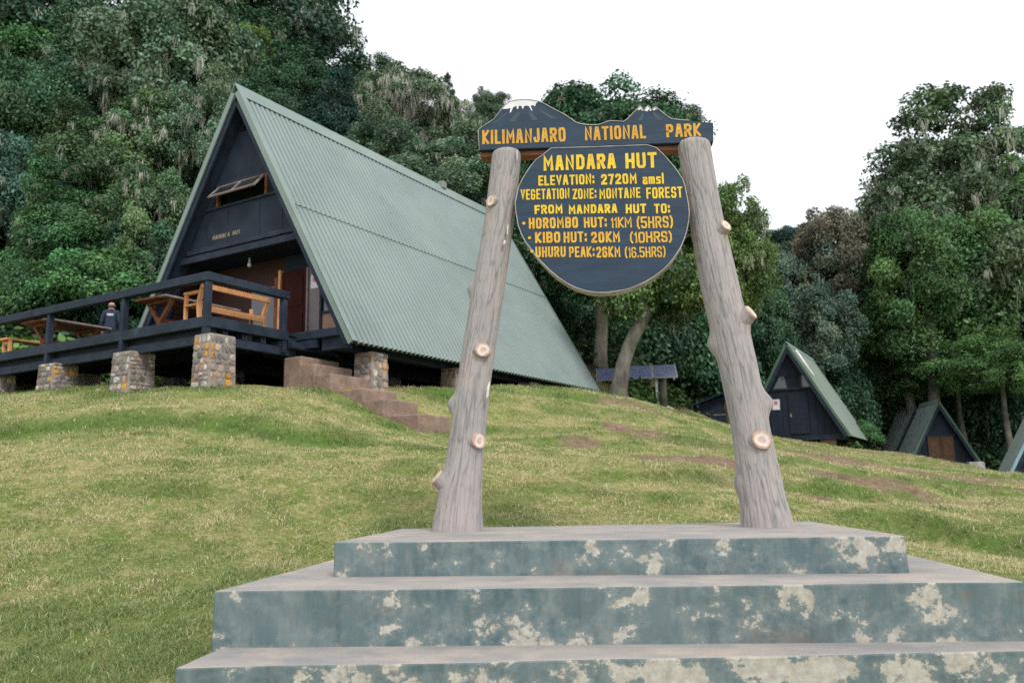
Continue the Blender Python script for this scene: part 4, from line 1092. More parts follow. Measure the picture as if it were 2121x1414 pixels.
# ------------------------------------------------------------------ concrete stairs down the slope
st = empty('concrete_stairs', (*hut_w(4.3, .3), 3.2), -HA, label='flight of pinkish concrete steps running down the lawn from the deck', cat='stairs')
ou, ov = 4.3, .3
SP = [(2.30, 2.85, -.30, .92, 4.45), (2.85, 3.26, -.30, .92, 4.24), (3.26, 3.76, -.30, .92, 3.98), (3.76, 4.60, -.22, .95, 3.60), (4.60, 5.16, -.22, .92, 3.34), (5.16, 5.98, -.15, .95, 2.98)]
for k, (a, b, v0, v1, zt) in enumerate(SP):
    m = MB()
    zl = zt - (.85 if k < 3 else .5)
    j = random.Random(k)
    w_ = lambda: j.uniform(-.02, .02)
    m.hexa([(a - ou + (.0 if k == 0 else -.02), v0 - ov, zl), (b - ou, v0 - ov, zl), (b - ou, v1 - ov, zl), (a - ou - .02, v1 - ov, zl),
            (a - ou - .02, v0 - ov + w_(), zt + w_() * .6), (b - ou + w_(), v0 - ov + w_(), zt + w_() * .5), (b - ou + w_(), v1 - ov + w_(), zt + w_() * .6), (a - ou - .02, v1 - ov, zt)])
    m.build('step', 'step_conc', st, bev=.035, seg=3)

# ------------------------------------------------------------------ furniture on the deck
def hut_empty(name, u, v, z, rz=0, **kw):
    return empty(name, (*hut_w(u, v), z), -HA + rz, **kw)
def trestle_table(u0, u1, v0, v1, zt, **kw):
    uc, vc = (u0 + u1) / 2, (v0 + v1) / 2
    t = hut_empty('trestle_table', uc, vc, DZ, **kw)
    w, l = (u1 - u0) / 2, (v1 - v0) / 2
    n = 5
    for k in range(n):
        a = -w + 2 * w * k / n
        MB().box(a + .004, a + 2 * w / n - .004, -l, l, zt - .045, zt).build('top_plank', 'brown_timber' if k < n - 1 else 'grey_timber', t, bev=.005)
    for sy in (-l + .28, l - .28):
        MB().beam((-.42 * w / .55, sy, zt - .05), (-.02, sy, DZ + .28), .09, .09, (0, 1, 0)).build('leg', 'brown_timber', t, bev=.006)
        MB().beam((.42 * w / .55, sy + .01, zt - .05), (.02, sy + .01, DZ + .28), .088, .088, (0, 1, 0)).build('leg', 'brown_timber', t, bev=.006)
        MB().box(-.3, .3, sy - .05, sy + .05, DZ, DZ + .09).box(-.06, .06, sy - .045, sy + .045, DZ + .09, DZ + .36).build('foot', 'brown_timber', t)
        MB().box(-w * .8, w * .8, sy - .04, sy + .04, zt - .10, zt - .046).build('cross_bar', 'brown_timber', t)
    MB().box(-.05, .05, -l + .3, l - .3, DZ + .26, DZ + .36).build('stretcher', 'brown_timber', t)
    return t
trestle_table(-.42, .66, -2.25, -.15, 5.80, label='trestle table with splayed legs beside the backed bench', cat='table')
trestle_table(-4.95, -3.75, -2.3, -.6, 5.80, label='trestle table with splayed legs at the left, near the standing man', cat='table')
def backed_bench(u, v0, v1, zb, **kw):
    b = hut_empty('bench', u, (v0 + v1) / 2, DZ, **kw)
    l = (v1 - v0) / 2
    for sy in (-l + .05, l - .05):
        MB().beam((.22, sy, DZ), (.16, sy, DZ + .45), .07, .09, (0, 1, 0)).beam((.16, sy, DZ + .45), (.30, sy, zb), .07, .09, (0, 1, 0)).build('back_leg', 'orange_wood', b, bev=.006)
        MB().box(-.28, -.21, sy - .035, sy + .035, DZ, DZ + .66).build('front_leg', 'orange_wood', b, bev=.006)
        if sy < 0: MB().box(-.30, .22, sy - .04, sy + .04, DZ + .66, DZ + .72).build('armrest', 'orange_wood', b, bev=.006)
    MB().box(.265, .315, -l, l, zb - .11, zb).build('back_rail', 'orange_wood', b, bev=.006)
    for k in range(3):
        MB().box(-.26 + k * .14, -.13 + k * .14, -l, l, DZ + .40, DZ + .44).build('seat_slat', 'orange_wood', b)
    MB().box(.14, .18, -l + .1, l - .1, DZ + .30, DZ + .39).build('seat_rail', 'orange_wood', b)
    return b
backed_bench(1.62, -2.3, -.42, 5.86, label='new orange timber bench with backrest at the deck corner', cat='bench')
b = hut_empty('bench', -5.45, -1.7, DZ, label='low orange timber bench at the far left of the deck', cat='bench')
for k in range(2): MB().box(-.18 + k * .18, -.01 + k * .18, -.75, .75, DZ + .40, DZ + .45).build('seat_slat', 'orange_wood', b, bev=.005)
for sy in (-.62, .62):
    for sx in (-.14, .12): MB().box(sx - .035, sx + .035, sy - .035, sy + .035, DZ, DZ + .40).build('leg', 'orange_wood', b)
    MB().box(-.1, .08, sy - .025, sy + .025, DZ + .30, DZ + .38).build('brace', 'orange_wood', b)

# ------------------------------------------------------------------ the man on the deck
def person(u, v, face):
    px, py = hut_w(u, v)
    root = empty('person', (px, py, DZ), face, label='bald man in a navy jacket standing on the deck, seen from behind', cat='person')
    J = []; E = []
    def j(x, y, z, r, parent=None, ry=None):
        J.append((x, y, z, r, ry or r)); i = len(J) - 1
        if parent is not None: E.append((parent, i))
        return i
    pel = j(0, 0, .95, .15, None, .11)
    ab = j(0, .0, 1.10, .155, pel, .11)
    ch = j(0, .01, 1.30, .185, ab, .115)
    sh = j(0, .0, 1.43, .14, ch, .09)
    nk = j(0, .01, 1.50, .06, sh)
    hb = j(0, .02, 1.57, .078, nk, .085)
    hm = j(0, .03, 1.645, .088, hb, .10)
    ht = j(0, .02, 1.72, .06, hm, .07)
    ns = j(0, .135, 1.60, .012, hb)
    for s in (-1, 1):
        ear = j(s * .088, .01, 1.615, .014, hm)
        s1 = j(s * .17, 0, 1.42, .075, sh)
        el = j(s * .24, -.02, 1.14, .055, s1)
        wr = j(s * .235, .09, .90, .036, el)
        pm = j(s * .23, .12, .83, .035, wr, .02)
        for k, (dx, ln) in enumerate(((-.026, .075), (-.009, .088), (.009, .082), (.026, .066))):
            a_ = j(s * .23 + dx, .13, .79, .010, pm)
            b_ = j(s * .23 + dx, .145, .79 - ln * .55, .009, a_)
            j(s * .23 + dx, .14, .79 - ln, .008, b_)
        th = j(s * .20, .15, .835, .012, pm)
        j(s * .192, .165, .795, .009, th)
        hp = j(s * .095, 0, .88, .10, pel)
        kn = j(s * .11, .02, .49, .065, hp)
        an = j(s * .115, -.02, .09, .045, kn)
        he = j(s * .118, .05, .045, .045, an)
        j(s * .125, .17, .03, .035, he)
    me = bpy.data.meshes.new('body')
    me.from_pydata([p[:3] for p in J], E, [])
    o = bpy.data.objects.new('body', me); COL.objects.link(o)
    sk = o.modifiers.new('skin', 'SKIN')
    for i, p in enumerate(J):
        me.skin_vertices[0].data[i].radius = (p[3], p[4])
        me.skin_vertices[0].data[i].use_root = (i == 0)
    sb = o.modifiers.new('sub', 'SUBSURF'); sb.levels = 2; sb.render_levels = 2
    dg = bpy.context.evaluated_depsgraph_get()
    nm = bpy.data.meshes.new_from_object(o.evaluated_get(dg))
    bpy.data.objects.remove(o)
    nm.name = 'body'
    for mm in ('skin', 'jacket', 'trousers'): nm.materials.append(MT[mm])
    for p in nm.polygons:
        c = p.center
        p.use_smooth = True
        if c.z > 1.505: p.material_index = 0
        elif c.z < .88 and abs(c.x) > .17 and c.z > .6: p.material_index = 0
        elif c.z > .90: p.material_index = 1
        elif abs(c.x) > .19 and c.z > .6: p.material_index = 0
        else: p.material_index = 2
    body = link('body', nm, root)
    # fringe of grey hair round the back of the bald head
    m = MB(); N = 18
    ringA, ringB, ringC = [], [], []
    for k in range(N + 1):
        t = R(150) + R(240) * k / N
        cx, cy = math.cos(t), math.sin(t)
        for lst, rr_, zz in ((ringA, 1.0, 1.555), (ringB, 1.07, 1.60), (ringC, 1.02, 1.645)):
            lst.append((.094 * rr_ * cx, .02 + .108 * rr_ * cy, DZ + zz))
    n_ = N + 1
    m.add(ringA + ringB + ringC, [(i, i + 1, n_ + i + 1, n_ + i) for i in range(N)] + [(n_ + i, n_ + i + 1, 2 * n_ + i + 1, 2 * n_ + i) for i in range(N)])
    h = m.build('hair', 'hair', root, smooth=True)
    s_ = h.modifiers.new('s', 'SOLIDIFY'); s_.thickness = .006
    for s in (-1, 1):      # eyes and brow line
        MB().tube([(s * .032, .115, DZ + 1.635), (s * .032, .124, DZ + 1.635)], .010, 8).build('eye', 'white', root)
    MB().box(-.028, .028, .108, .118, DZ + 1.557, DZ + 1.565).build('mouth', 'red_print', root)
    # pale print across the back of the jacket, collar
    MB().box(-.09, .09, -.125, -.113, DZ + 1.335, DZ + 1.36).box(-.07, .08, -.125, -.113, DZ + 1.30, DZ + 1.318).build('jacket_print', 'paper', root)
    MB().tube([(.075 * math.cos(2 * math.pi * k / 12), .01 + .075 * math.sin(2 * math.pi * k / 12), DZ + 1.49) for k in range(13)], .02, 8, cap=False).build('collar', 'jacket', root, smooth=True)
    root.scale = (.93, .93, .93)
    return root
person(-4.25, -.32, R(15))

# ------------------------------------------------------------------ small A-frame huts
def small_hut(name, x, y, heading, hw, za, ze, L, label, detail=0, roofm='roof_far', barge='dark_wood', group=None, rib=.09):
    zg = gz(x, y)
    h = empty(name, (x, y, min(zg, ze - .1)), -heading, label=label, cat='hut', group=group)
    hh = za - ze
    ln = math.hypot(hw, hh)
    def sp_(side, s, off=0.0):
        return (side * (hw * s + off * hh / ln), za - hh * s + off * hw / ln)
    def half(z, inset=.1): return hw * (za - z) / hh - inset * ln / hh
    for side in (1, -1):
        corrugated(h, side, 0, 1.0, .05, L, .045, rib, .008, roofm, 'roof_sheet', sp_, 3)
        MB().prism([sp_(side, 0, .02), sp_(side, .99, .02), sp_(side, .99, -.06), sp_(side, 0.02, -.06)], 'y', .08, L - .03).build('roof_boarding', 'dark_wood', h)
        MB().prism([sp_(side, 0, .065), sp_(side, 1.004, .065), sp_(side, 1.004, -.035), sp_(side, 0.01, -.035)], 'y', -.0, .05).build('verge_flashing', 'verge_dark' if barge == 'dark_wood' else barge, h)
        MB().prism([sp_(side, .02, -.037), sp_(side, .995, -.037), sp_(side, .995, -.17), sp_(side, .06, -.17)], 'y', .02, .08).build('barge_board', 'dark_wood', h)
    MB().prism([sp_(-1, .03, .062), (0, za + .14), sp_(1, .03, .062), (0, za + .09)], 'y', -.01, L + .02).build('ridge_cap', 'roof_trim', h)
    GV_ = .32
    zf = ze + .12
    # front of vertical boards, one by one
    ztop = za - hh * .48
    n = 15
    wdt = 2 * half(zf) / n
    for k in range(n):
        a = -half(zf) + k * wdt + .006; b = a + wdt - .012
        ta, tb = min(ztop, za - (abs(a) + .12) * hh / hw), min(ztop, za - (abs(b) + .12) * hh / hw)
        if min(ta, tb) < zf + .05: 
            ta, tb = max(ta, zf + .03), max(tb, zf + .03)
        MB().prism([(a, zf), (b, zf), (b, tb), (a, ta)], 'y', GV_ + (k % 2) * .012, GV_ + .04).build('wall_board', 'dark_wood_v', h)
    MB().prism([(-half(zf), zf), (half(zf), zf), (.02, za - .2), (-.02, za - .2)], 'y', GV_ + .05, GV_ + .08).build('wall_backing', 'dark_panel', h)
    MB().box(-half(zf), half(zf), GV_ - .03, GV_ + .06, zf - .12, zf - .004).build('sill_beam', 'dark_wood', h)
    MB().box(-hw * .86, hw * .86, .2, L - .2, zf - .2, zf - .125).build('floor', 'dark_wood', h)
    MB().prism([(-half(zf), zf), (half(zf), zf), (.02, za - .2), (-.02, za - .2)], 'y', L - .3, L - .24).build('rear_wall', 'dark_panel', h)
    return h, half, sp_, zf, GV_, ztop
SA = R(29.5)
h2, half2, sp2, zf2, gv2, zt2 = small_hut('small_a_frame_hut', 11.28, 33.95, SA, 2.13, 7.02, 3.17, 5.9, 'small black A-frame hut with green roof and a white paper beside its door', rib=.09)
# door, padlock, notice, upper panes, pipe, steps, piers
d = MB().box(-.15, .62, gv2 - .035, gv2 - .006, zf2 + .05, zt2 - .12).build('door', 'dark_wood_v', h2); d['label'] = 'flush black boarded door'
MB().box(-.13, .60, gv2 - .05, gv2 - .036, zf2 + .10, zf2 + .2).build('door_ledge', 'dark_wood', d)
MB().box(-.12, -.02, gv2 - .055, gv2 - .036, zf2 + .88, zf2 + .90).build('hasp', 'steel', d)
MB().box(-.10, -.04, gv2 - .07, gv2 - .045, zf2 + .76, zf2 + .84).tube([(-.09, gv2 - .057, zf2 + .84), (-.09, gv2 - .057, zf2 + .88), (-.05, gv2 - .057, zf2 + .88), (-.05, gv2 - .057, zf2 + .84)], .008, 6).build('padlock', 'brass', d)
notice(h2, -.80, -.50, gv2 - .016, zf2 + 1.10, zf2 + 1.52)['label'] = 'white paper notice left of the door'
MB().box(-half2(zt2) * .97, half2(zt2) * .97, gv2 - .06, gv2 + .05, zt2 + .004, zt2 + .07).build('lintel', 'dark_wood', h2)
zu = zt2 + .56
for xa0, xb0, xa1, xb1 in ((-half2(zt2 + .08), -.16, -half2(zu), -.24), (.30, half2(zt2 + .08), .24, half2(zu))):
    MB().prism([(xa0, zt2 + .08), (xb0, zt2 + .08), (xb1, zu), (xa1, zu)], 'y', gv2 - .01, gv2 + .002).build('window_pane', 'glass_pale', h2) if False else MB().prism([(xa0, zt2 + .08), (xb0, zt2 + .08), (xb1, zu), (xa1, zu)], 'y', gv2 + .0, gv2 + .012).build('window_pane', 'glass', h2)
MB().prism([(-half2(zu), zu + .003), (half2(zu), zu + .003), (.04, 6.8), (-.04, 6.8)], 'y', gv2 - .02, gv2 + .03).build('gable_panel', 'dark_wood_v', h2)
m = MB()
a = sp2(1, .07, .13); b = sp2(1, .36, .13)
m.tube([(a[0], .55, a[1]), (b[0], .55, b[1])], .055, 10).build('white_pipe', 'white', h2, smooth=True)['label'] = 'white pipe lying on the right roof slope'
for s in (.1, .33):
    p_ = sp2(1, s, .05); q_ = sp2(1, s, .13)
    MB().beam((p_[0], .55, p_[1]), (q_[0], .55, q_[1]), .03, .03, (0, 1, 0)).build('pipe_bracket', 'steel', h2)
def g_at(h, u, v):
    c, s = math.cos(h.rotation_euler.z), math.sin(h.rotation_euler.z)
    return gz(h.location.x + u * c - v * s, h.location.y + u * s + v * c)
for u, v in ((1.25, .55), (1.25, 3.0), (1.25, 5.3), (-1.25, .55), (-1.25, 3), (-1.25, 5.3)):
    zg = g_at(h2, u, v) - .15
    if zg < zf2 - .25: MB().box(u - .28, u + .28, v - .2, v + .2, zg, zf2 - .202).build('brick_pier', 'brick', h2, bev=.02)
MB().box(-.15, .65, -.25, .05, zf2 - .22, zf2 - .16).build('door_step', 'dark_wood', h2)
for u in (-.08, .58): MB().box(u - .03, u + .03, -.2, -.14, g_at(h2, u, -.17) - .1, zf2 - .222).build('step_leg', 'dark_wood', h2)

TA = R(6)
def far_hut(x, y, za, label, door=True, L=2.5, bargem='dark_wood', wid=2.1, heading=TA, hgt=3.85):
    h, half, sp_, zf, gv, zt = small_hut('small_a_frame_hut', x, y, heading, wid, za, za - hgt, L, label, roofm='roof', barge=bargem, group='small huts below the trees', rib=.2)
    if door:
        for a, b in ((-.62, -.01), (.01, .62)):
            d = MB().box(a, b, gv - .05, gv - .008, zf + .02, zf + 2.0).build('door', 'hut_door', h); d['label'] = 'brown panelled door leaf'
            for z0, z1 in ((zf + .15, zf + .85), (zf + 1.05, zf + 1.85)):
                MB().box(a + .1, b - .1, gv - .062, gv - .051, z0, z1).build('door_panel', 'orange_dark', d)
        MB().box(-.72, .72, gv - .06, gv - .004, zf + 2.0, zf + 2.12).build('door_head', 'dark_wood', h)
    for u, v in ((1.3, .6), (-1.3, .6), (1.3, L - .5), (-1.3, L - .5)):
        zg = g_at(h, u, v) - .15
        if zg < zf - .25: MB().box(u - .2, u + .2, v - .2, v + .2, zg, zf - .202).build('brick_pier', 'brick', h)
    return h
MT['orange_dark'] = mat('ochre_door_panel', srgb(104, 76, 50), srgb(84, 60, 40), 4, .6)
h3 = far_hut(21.4, 42.0, 5.25, 'small dark A-frame hut with a brown double door, under overhanging branches')
MB().box(1.0, 1.75, -.3, .1, h3.location.z + .35, h3.location.z + .95).build('stone_block', 'rock', h3, bev=.04)
far_hut(21.4 + 3.3 * math.sin(TA), 42.0 + 3.3 * math.cos(TA), 5.25, 'small A-frame hut roof just behind the double-door hut', door=False)
far_hut(18.95, 28.2, 5.45, 'A-frame hut with pale blue verge, cut off at the right edge', door=False, bargem='blue_barge', L=3.0, heading=R(22))

# ------------------------------------------------------------------ low black shed behind the right post
sh = empty('low_shed', (9.5, 37.0, 3.6), -R(16), label='low black shed with blue sign board, half hidden by the right post', cat='shed')
W_, zl, zp, L_ = 2.05, 4.72, 5.42, 3.2
MB().prism([(-W_ + .12, 3.3), (W_ - .12, 3.3), (W_ - .12, zl + .02), (0, zp - .1), (-W_ + .12, zl + .02)], 'y', .25, .33).build('front_wall', 'dark_panel', sh)
for s in (-1, 1):
    MB().prism([(s * (W_ - .14), 3.3), (s * (W_ - .2), 3.3), (s * (W_ - .2), zl), (s * (W_ - .14), zl)], 'y', .34, L_).build('side_wall', 'dark_panel', sh)
    MB().prism([(0, zp + .06), (s * (W_ + .12), zl - .02), (s * (W_ + .12), zl - .09), (0, zp - .02)], 'y', -.15, L_ + .1).build('roof', 'dark_panel', sh)
MB().prism([(-W_ + .3, 3.3), (W_ - .3, 3.3), (W_ - .3, zl), (-W_ + .3, zl)], 'y', L_ - .1, L_ - .02).build('rear_wall', 'dark_panel', sh)
MB().box(.02, .10, .19, .245, 3.4, 4.42).box(.9, .98, .19, .245, 3.4, 4.42).build('door_frame', 'brown_timber', sh)
MB().box(.102, .898, .22, .247, 3.4, 4.42).build('door', 'door_red', sh)
MB().box(-.15, .0, .235, .248, 4.62, 5.02).box(.35, .42, .235, .248, 4.62, 5.1).box(-.15, .42, .23, .249, 4.98, 5.03).build('window_frame', 'brown_timber', sh)
MB().box(.0, .75, .17, .24, 4.47, 4.59).build('sign_board', 'dark_wood', sh)
for x in (.10, .62): MB().prism([(x + .11 * math.cos(k * math.pi / 6), 4.53 + .075 * math.sin(k * math.pi / 6)) for k in range(12)], 'y', .16, .169).build('blue_mark', 'blue_paint', sh)
MB().box(.27, .47, .16, .169, 4.51, 4.55).build('white_mark', 'paper', sh)
MB().box(-.65, -.12, .22, .248, 4.42, 4.47).build('name_strip', 'grey_timber', sh)
MB().box(.26, .36, .2, .218, 3.85, 4.2).build('notice', 'paper', sh)

# ------------------------------------------------------------------ solar panels on posts
def solar(x, y, z, rz, w, n, label, post):
    s = empty('solar_panel', (x, y, gz(x, y)), rz, label=label, cat='solar panel', group='solar panels by the bent tree')
    tl = R(34); dp = 1.0
    def P(a, t, o): return (a, t * math.cos(tl) - o * math.sin(tl), z + t * math.sin(tl) + o * math.cos(tl))
    def slab(a0, a1, t0, t1, o0, o1):
        return MB().hexa([P(a0, t0, o0), P(a1, t0, o0), P(a1, t1, o0), P(a0, t1, o0), P(a0, t0, o1), P(a1, t0, o1), P(a1, t1, o1), P(a0, t1, o1)])
    for k in range(n):
        a0 = -w / 2 + k * w / n
        fr = slab(a0 + .004, a0 + w / n - .004, -dp / 2, dp / 2, 0, .035).build('frame', 'alu', s)
        slab(a0 + .05, a0 + w / n - .05, -dp / 2 + .045, dp / 2 - .045, .038, .050).build('cells', 'pv', s)
        for q in range(1, 4):
            slab(a0 + .05, a0 + w / n - .05, -dp / 2 + .045 + q * (dp - .09) / 4 - .008, -dp / 2 + .045 + q * (dp - .09) / 4 + .008, .054, .060).build('busbar', 'alu', s)
    for a in (-w / 2 + .15, w / 2 - .15): slab(a - .03, a + .03, -dp / 2 - .05, dp / 2 + .05, -.06, -.002).build('rail', 'alu', s)
    zg = s.location.z
    if post:
        MB().box(.08, .16, -.05, .03, zg - .2, z - .03).build('steel_post', 'steel', s)
        MB().tube([(.36, .15, zg - .2), (.36, .15, z + .0)], .13, 12).build('timber_post', 'bark', s, smooth=True)
        MB().box(-.10, .07, -.09, .0, z - .55, z - .28).build('junction_box', 'grey_timber', s, bev=.01)
        MB().beam((-w / 2 + .15, 0, z - .09), (w / 2 - .15, 0, z - .09), .06, .06).build('cross_beam', 'steel', s)
    else:
        MB().tube([(0, .1, zg - .2), (0, .1, z - .02)], .06, 10).build('steel_post', 'steel', s, smooth=True)
    return s
solar(5.15, 30.5, 5.52, R(-6), 1.75, 2, 'nearer pair of solar panels on a timber post', True)
solar(3.95, 31.8, 5.62, R(-6), 1.5, 2, 'farther solar panels half hidden by the bent trunk', False)
def boulder(name, x, y, s, label, seed):
    rb = random.Random(seed)
    bm = bmesh.new(); bmesh.ops.create_icosphere(bm, subdivisions=2, radius=1)
    for v in bm.verts:
        k = 1 + rb.uniform(-.18, .18)
        v.co = Vector((v.co.x * s[0] * k, v.co.y * s[1] * k, v.co.z * s[2] * k))
    me = bpy.data.meshes.new(name); bm.to_mesh(me); bm.free()
    me.materials.append(MT['rock'])
    o = link(name, me); o.location = (x, y, gz(x, y) + s[2] * .4); o.rotation_euler.z = rb.uniform(0, 3)
    return tag(o, label, 'rock')
boulder('rock', 5.45, 29.3, (.2, .18, .22), 'white rock at the foot of the solar panel post', 3)
boulder('rock', 6.0, 29.6, (.35, .15, .07), 'flat pale slab right of the white rock', 5)

# ------------------------------------------------------------------ trees
TINT = {'dk': (.040, .062, .040), 'gr': (.060, .100, .052), 'gy': (.115, .135, .088), 'go': (.100, .128, .062), 'bg': (.055, .085, .068), 'gm': (.070, .120, .048), 'yg': (.120, .140, .042),
        'dg': (.045, .078, .042), 'db': (.034, .058, .050), 'ol': (.088, .104, .056), 'ru': (.150, .105, .080), 'gs': (.105, .120, .095), 'gb': (.082, .122, .044), 'oy': (.092, .112, .034)}
TINT = {k: (v[0] * 1.06, v[1] * 1.45, v[2] * 1.30) for k, v in TINT.items()}
RN = np.random.default_rng(7)
def unit(v): return v / np.linalg.norm(v, axis=-1, keepdims=True)

def leaf_quads(C, Nn, size, rn, asp=.55):
    """rhombic leaves at C with normals Nn"""
    k = len(C)
    a = unit(rn.normal(size=(k, 3)))
    t = unit(np.cross(Nn, a)); b = np.cross(Nn, t)
    s = (size * rn.uniform(.65, 1.35, k))[:, None]
    V = np.stack([C + t * s, C + b * s * asp + Nn * s * .12, C - t * s, C - b * s * asp + Nn * s * .12], 1).reshape(-1, 3)
    return V, np.arange(4 * k).reshape(-1, 4)

def make_crown(kind, seed):
    """returns crown mesh, lichen meshes and clump centres; the crown fits about radius 3 (height +-3)"""
    rn = np.random.default_rng(seed)
    Rr = 3.0
    cl = []
    if kind == 'dome':
        n = 125
        while len(cl) < n:
            d = unit(rn.normal(size=3))
            if d[2] < -.75: continue
            rad = rn.uniform(.5, 1.06) * (1 + .2 * math.sin(3 * math.atan2(d[1], d[0]) + seed) + .1 * math.sin(5 * d[2] + seed * 2))
            cl.append((d * rad * Rr * .86, rn.choice([rn.uniform(.28, .45), rn.uniform(.4, .65), rn.uniform(.6, .95)])))
        per, ls, flat = 800, .068, .85
    elif kind == 'shrub':
        for _ in range(80):
            d = unit(rn.normal(size=3)); d[2] = abs(d[2]) * 1.2 - .9
            cl.append((d * rn.uniform(.5, 1.0) * Rr * .85, rn.uniform(.5, .9)))
        per, ls, flat = 600, .078, .85
    elif kind == 'open':
        for _ in range(64):
            d = unit(rn.normal(size=3))
            if d[2] < -.6: d[2] *= -.5
            cl.append((d * rn.uniform(.45, 1.0) * Rr * .9, rn.uniform(.42, .8)))
        per, ls, flat = 430, .07, .6
    elif kind == 'moss':
        for _ in range(46):
            t = rn.uniform(0, 2 * math.pi); q = math.sqrt(rn.uniform(0, 1))
            cl.append((np.array([q * Rr * .92 * math.cos(t), q * Rr * .92 * math.sin(t), Rr * (.75 - .95 * q * q) + rn.uniform(-.35, .25)]), rn.uniform(.45, .75)))
        for _ in range(16):
            d = unit(rn.normal(size=3)); cl.append((d * Rr * .6 * np.array([1, 1, .8]) - np.array([0, 0, .6]), rn.uniform(.3, .5)))
        per, ls, flat = 480, .066, .5
    else:                                            # spire: tiers of drooping boughs round one or two leaders
        lead = [(0, 0, 1.0), (.9, .2, .72)] if seed % 2 else [(0, 0, 1.0), (-.8, -.3, .80)]
        for lx, ly, top in lead:
            for _ in range(120):
                h = rn.uniform(-1, 1) ** 1
                zz = -Rr + (h + 1) / 2 * Rr * 2 * top
                wid = Rr * (.14 + .95 * (1 - ((h + 1) / 2)) ** .7) * rn.uniform(.3, 1.0) ** .7
                t = rn.uniform(0, 2 * math.pi)
                cl.append((np.array([lx * (1 - .3 * h) + wid * math.cos(t), ly + wid * math.sin(t), zz - .12 * wid]), rn.uniform(.3, .6) * (1.25 - .45 * (h + 1) / 2)))
            for q in range(4):
                cl.append((np.array([lx, ly, -Rr + Rr * 2 * top - q * .22]), .18 + .06 * q))
        per, ls, flat = 480, .066, .7
    Vs, Fs, Cs, off = [], [], [], 0
    for c, r in cl:
        k = int(per * (r / .7) ** 2)
        d = unit(rn.normal(size=(k, 3)))
        d[:, 2] = np.where(d[:, 2] < -.5, -d[:, 2], d[:, 2])
        # twigs: leaves bunch towards a few directions inside a clump
        tw = unit(rn.normal(size=(14, 3)))
        w = rn.integers(0, 14, k)
        d = unit(d * .8 + tw[w] * .75)
        rad = r * (rn.uniform(.05, 1.0, k) ** .5 + np.abs(rn.normal(size=k)) * .11)
        P = c + d * rad[:, None] * np.array([1, 1, flat])
        out = unit(c + 1e-6)
        Nn = unit(d * .4 + out * .4 + np.array([0, 0, .35]) + rn.normal(size=(k, 3)) * .6)
        V, F = leaf_quads(P, Nn, ls, rn)
        Vs.append(V); Fs.append(F + off); off += len(V)
        hue = rn.uniform(.55, 1.38); warm = rn.uniform(-.10, .14)
        lv = hue * rn.uniform(.6, 1.45, k)
        col = np.stack([lv * (1 + warm), lv, lv * (1 - warm * .8)], -1)
        Cs.append(np.repeat(col, 4, 0))
    AV = np.vstack(Vs)
    if kind != 'moss':
        sc = np.array([3.0 / np.percentile(np.abs(AV[:, i]), 99.9 if (kind == 'spire' and i == 2) else 98.5) for i in range(3)])
        Vs = [AV * sc]; cl = [(c * sc, r) for c, r in cl]
    me = np_mesh('crown_' + kind, np.vstack(Vs), np.vstack(Fs), MT['leaf'], np.vstack(Cs))
    lich = []
    for nb_, ln in ((130, .55), (360, .85)) if kind != 'spire' else ((150, .3), (420, .38)):
        Vs, Fs, Cs, off = [], [], [], 0
        for _ in range(nb_):
            c, r = cl[rn.integers(len(cl))]
            t = rn.uniform(0, 2 * math.pi); q = rn.uniform(.4, 1.0)
            base = c + np.array([q * r * math.cos(t), q * r * math.sin(t), -r * flat * .1])
            if np.hypot(base[0], base[1]) < Rr * .35: continue
            n = rn.integers(14, 46)
            q_ = rn.normal(size=(n, 3)) * np.array([.11, .11, .07])
            B = base + q_
            L = ln * rn.uniform(.35, 1.0, n) * rn.uniform(.45, 1.3) * np.exp(-(q_[:, 0] ** 2 + q_[:, 1] ** 2) / .03)
            a = rn.uniform(0, math.pi, n); w = rn.uniform(.006, .016, n)
            e = np.stack([np.cos(a), np.sin(a), 0 * a], -1) * w[:, None]
            sw = rn.normal(size=(n, 3)) * .035; sw[:, 2] = 0
            M_ = B + sw - np.array([0, 0, 1]) * (L * .5)[:, None]
            E_ = B + sw * 1.6 - np.array([0, 0, 1]) * L[:, None]
            V = np.stack([B - e, B + e, M_ + e * 1.2, M_ - e * 1.2, E_ + e * .25, E_ - e * .25], 1).reshape(-1, 3)
            F = (np.array([[0, 1, 2, 3], [3, 2, 4, 5]])[None] + (np.arange(n) * 6)[:, None, None]).reshape(-1, 4)
            Vs.append(V); Fs.append(F + off); off += len(V)
            Cs.append(np.repeat((rn.uniform(.7, 1.15, n)[:, None] * np.array([[1, 1, 1]])), 6, 0))
        lich.append(np_mesh('lichen_' + kind, np.vstack(Vs), np.vstack(Fs), MT['lichen'], np.vstack(Cs)))
    return me, lich, [c for c, r in cl]
PROTO = {}
for kind, seeds in (('dome', (1, 2, 3)), ('open', (5, 6)), ('moss', (7,)), ('spire', (8, 9)), ('shrub', (10, 11))):
    PROTO[kind] = [make_crown(kind, s) for s in seeds]

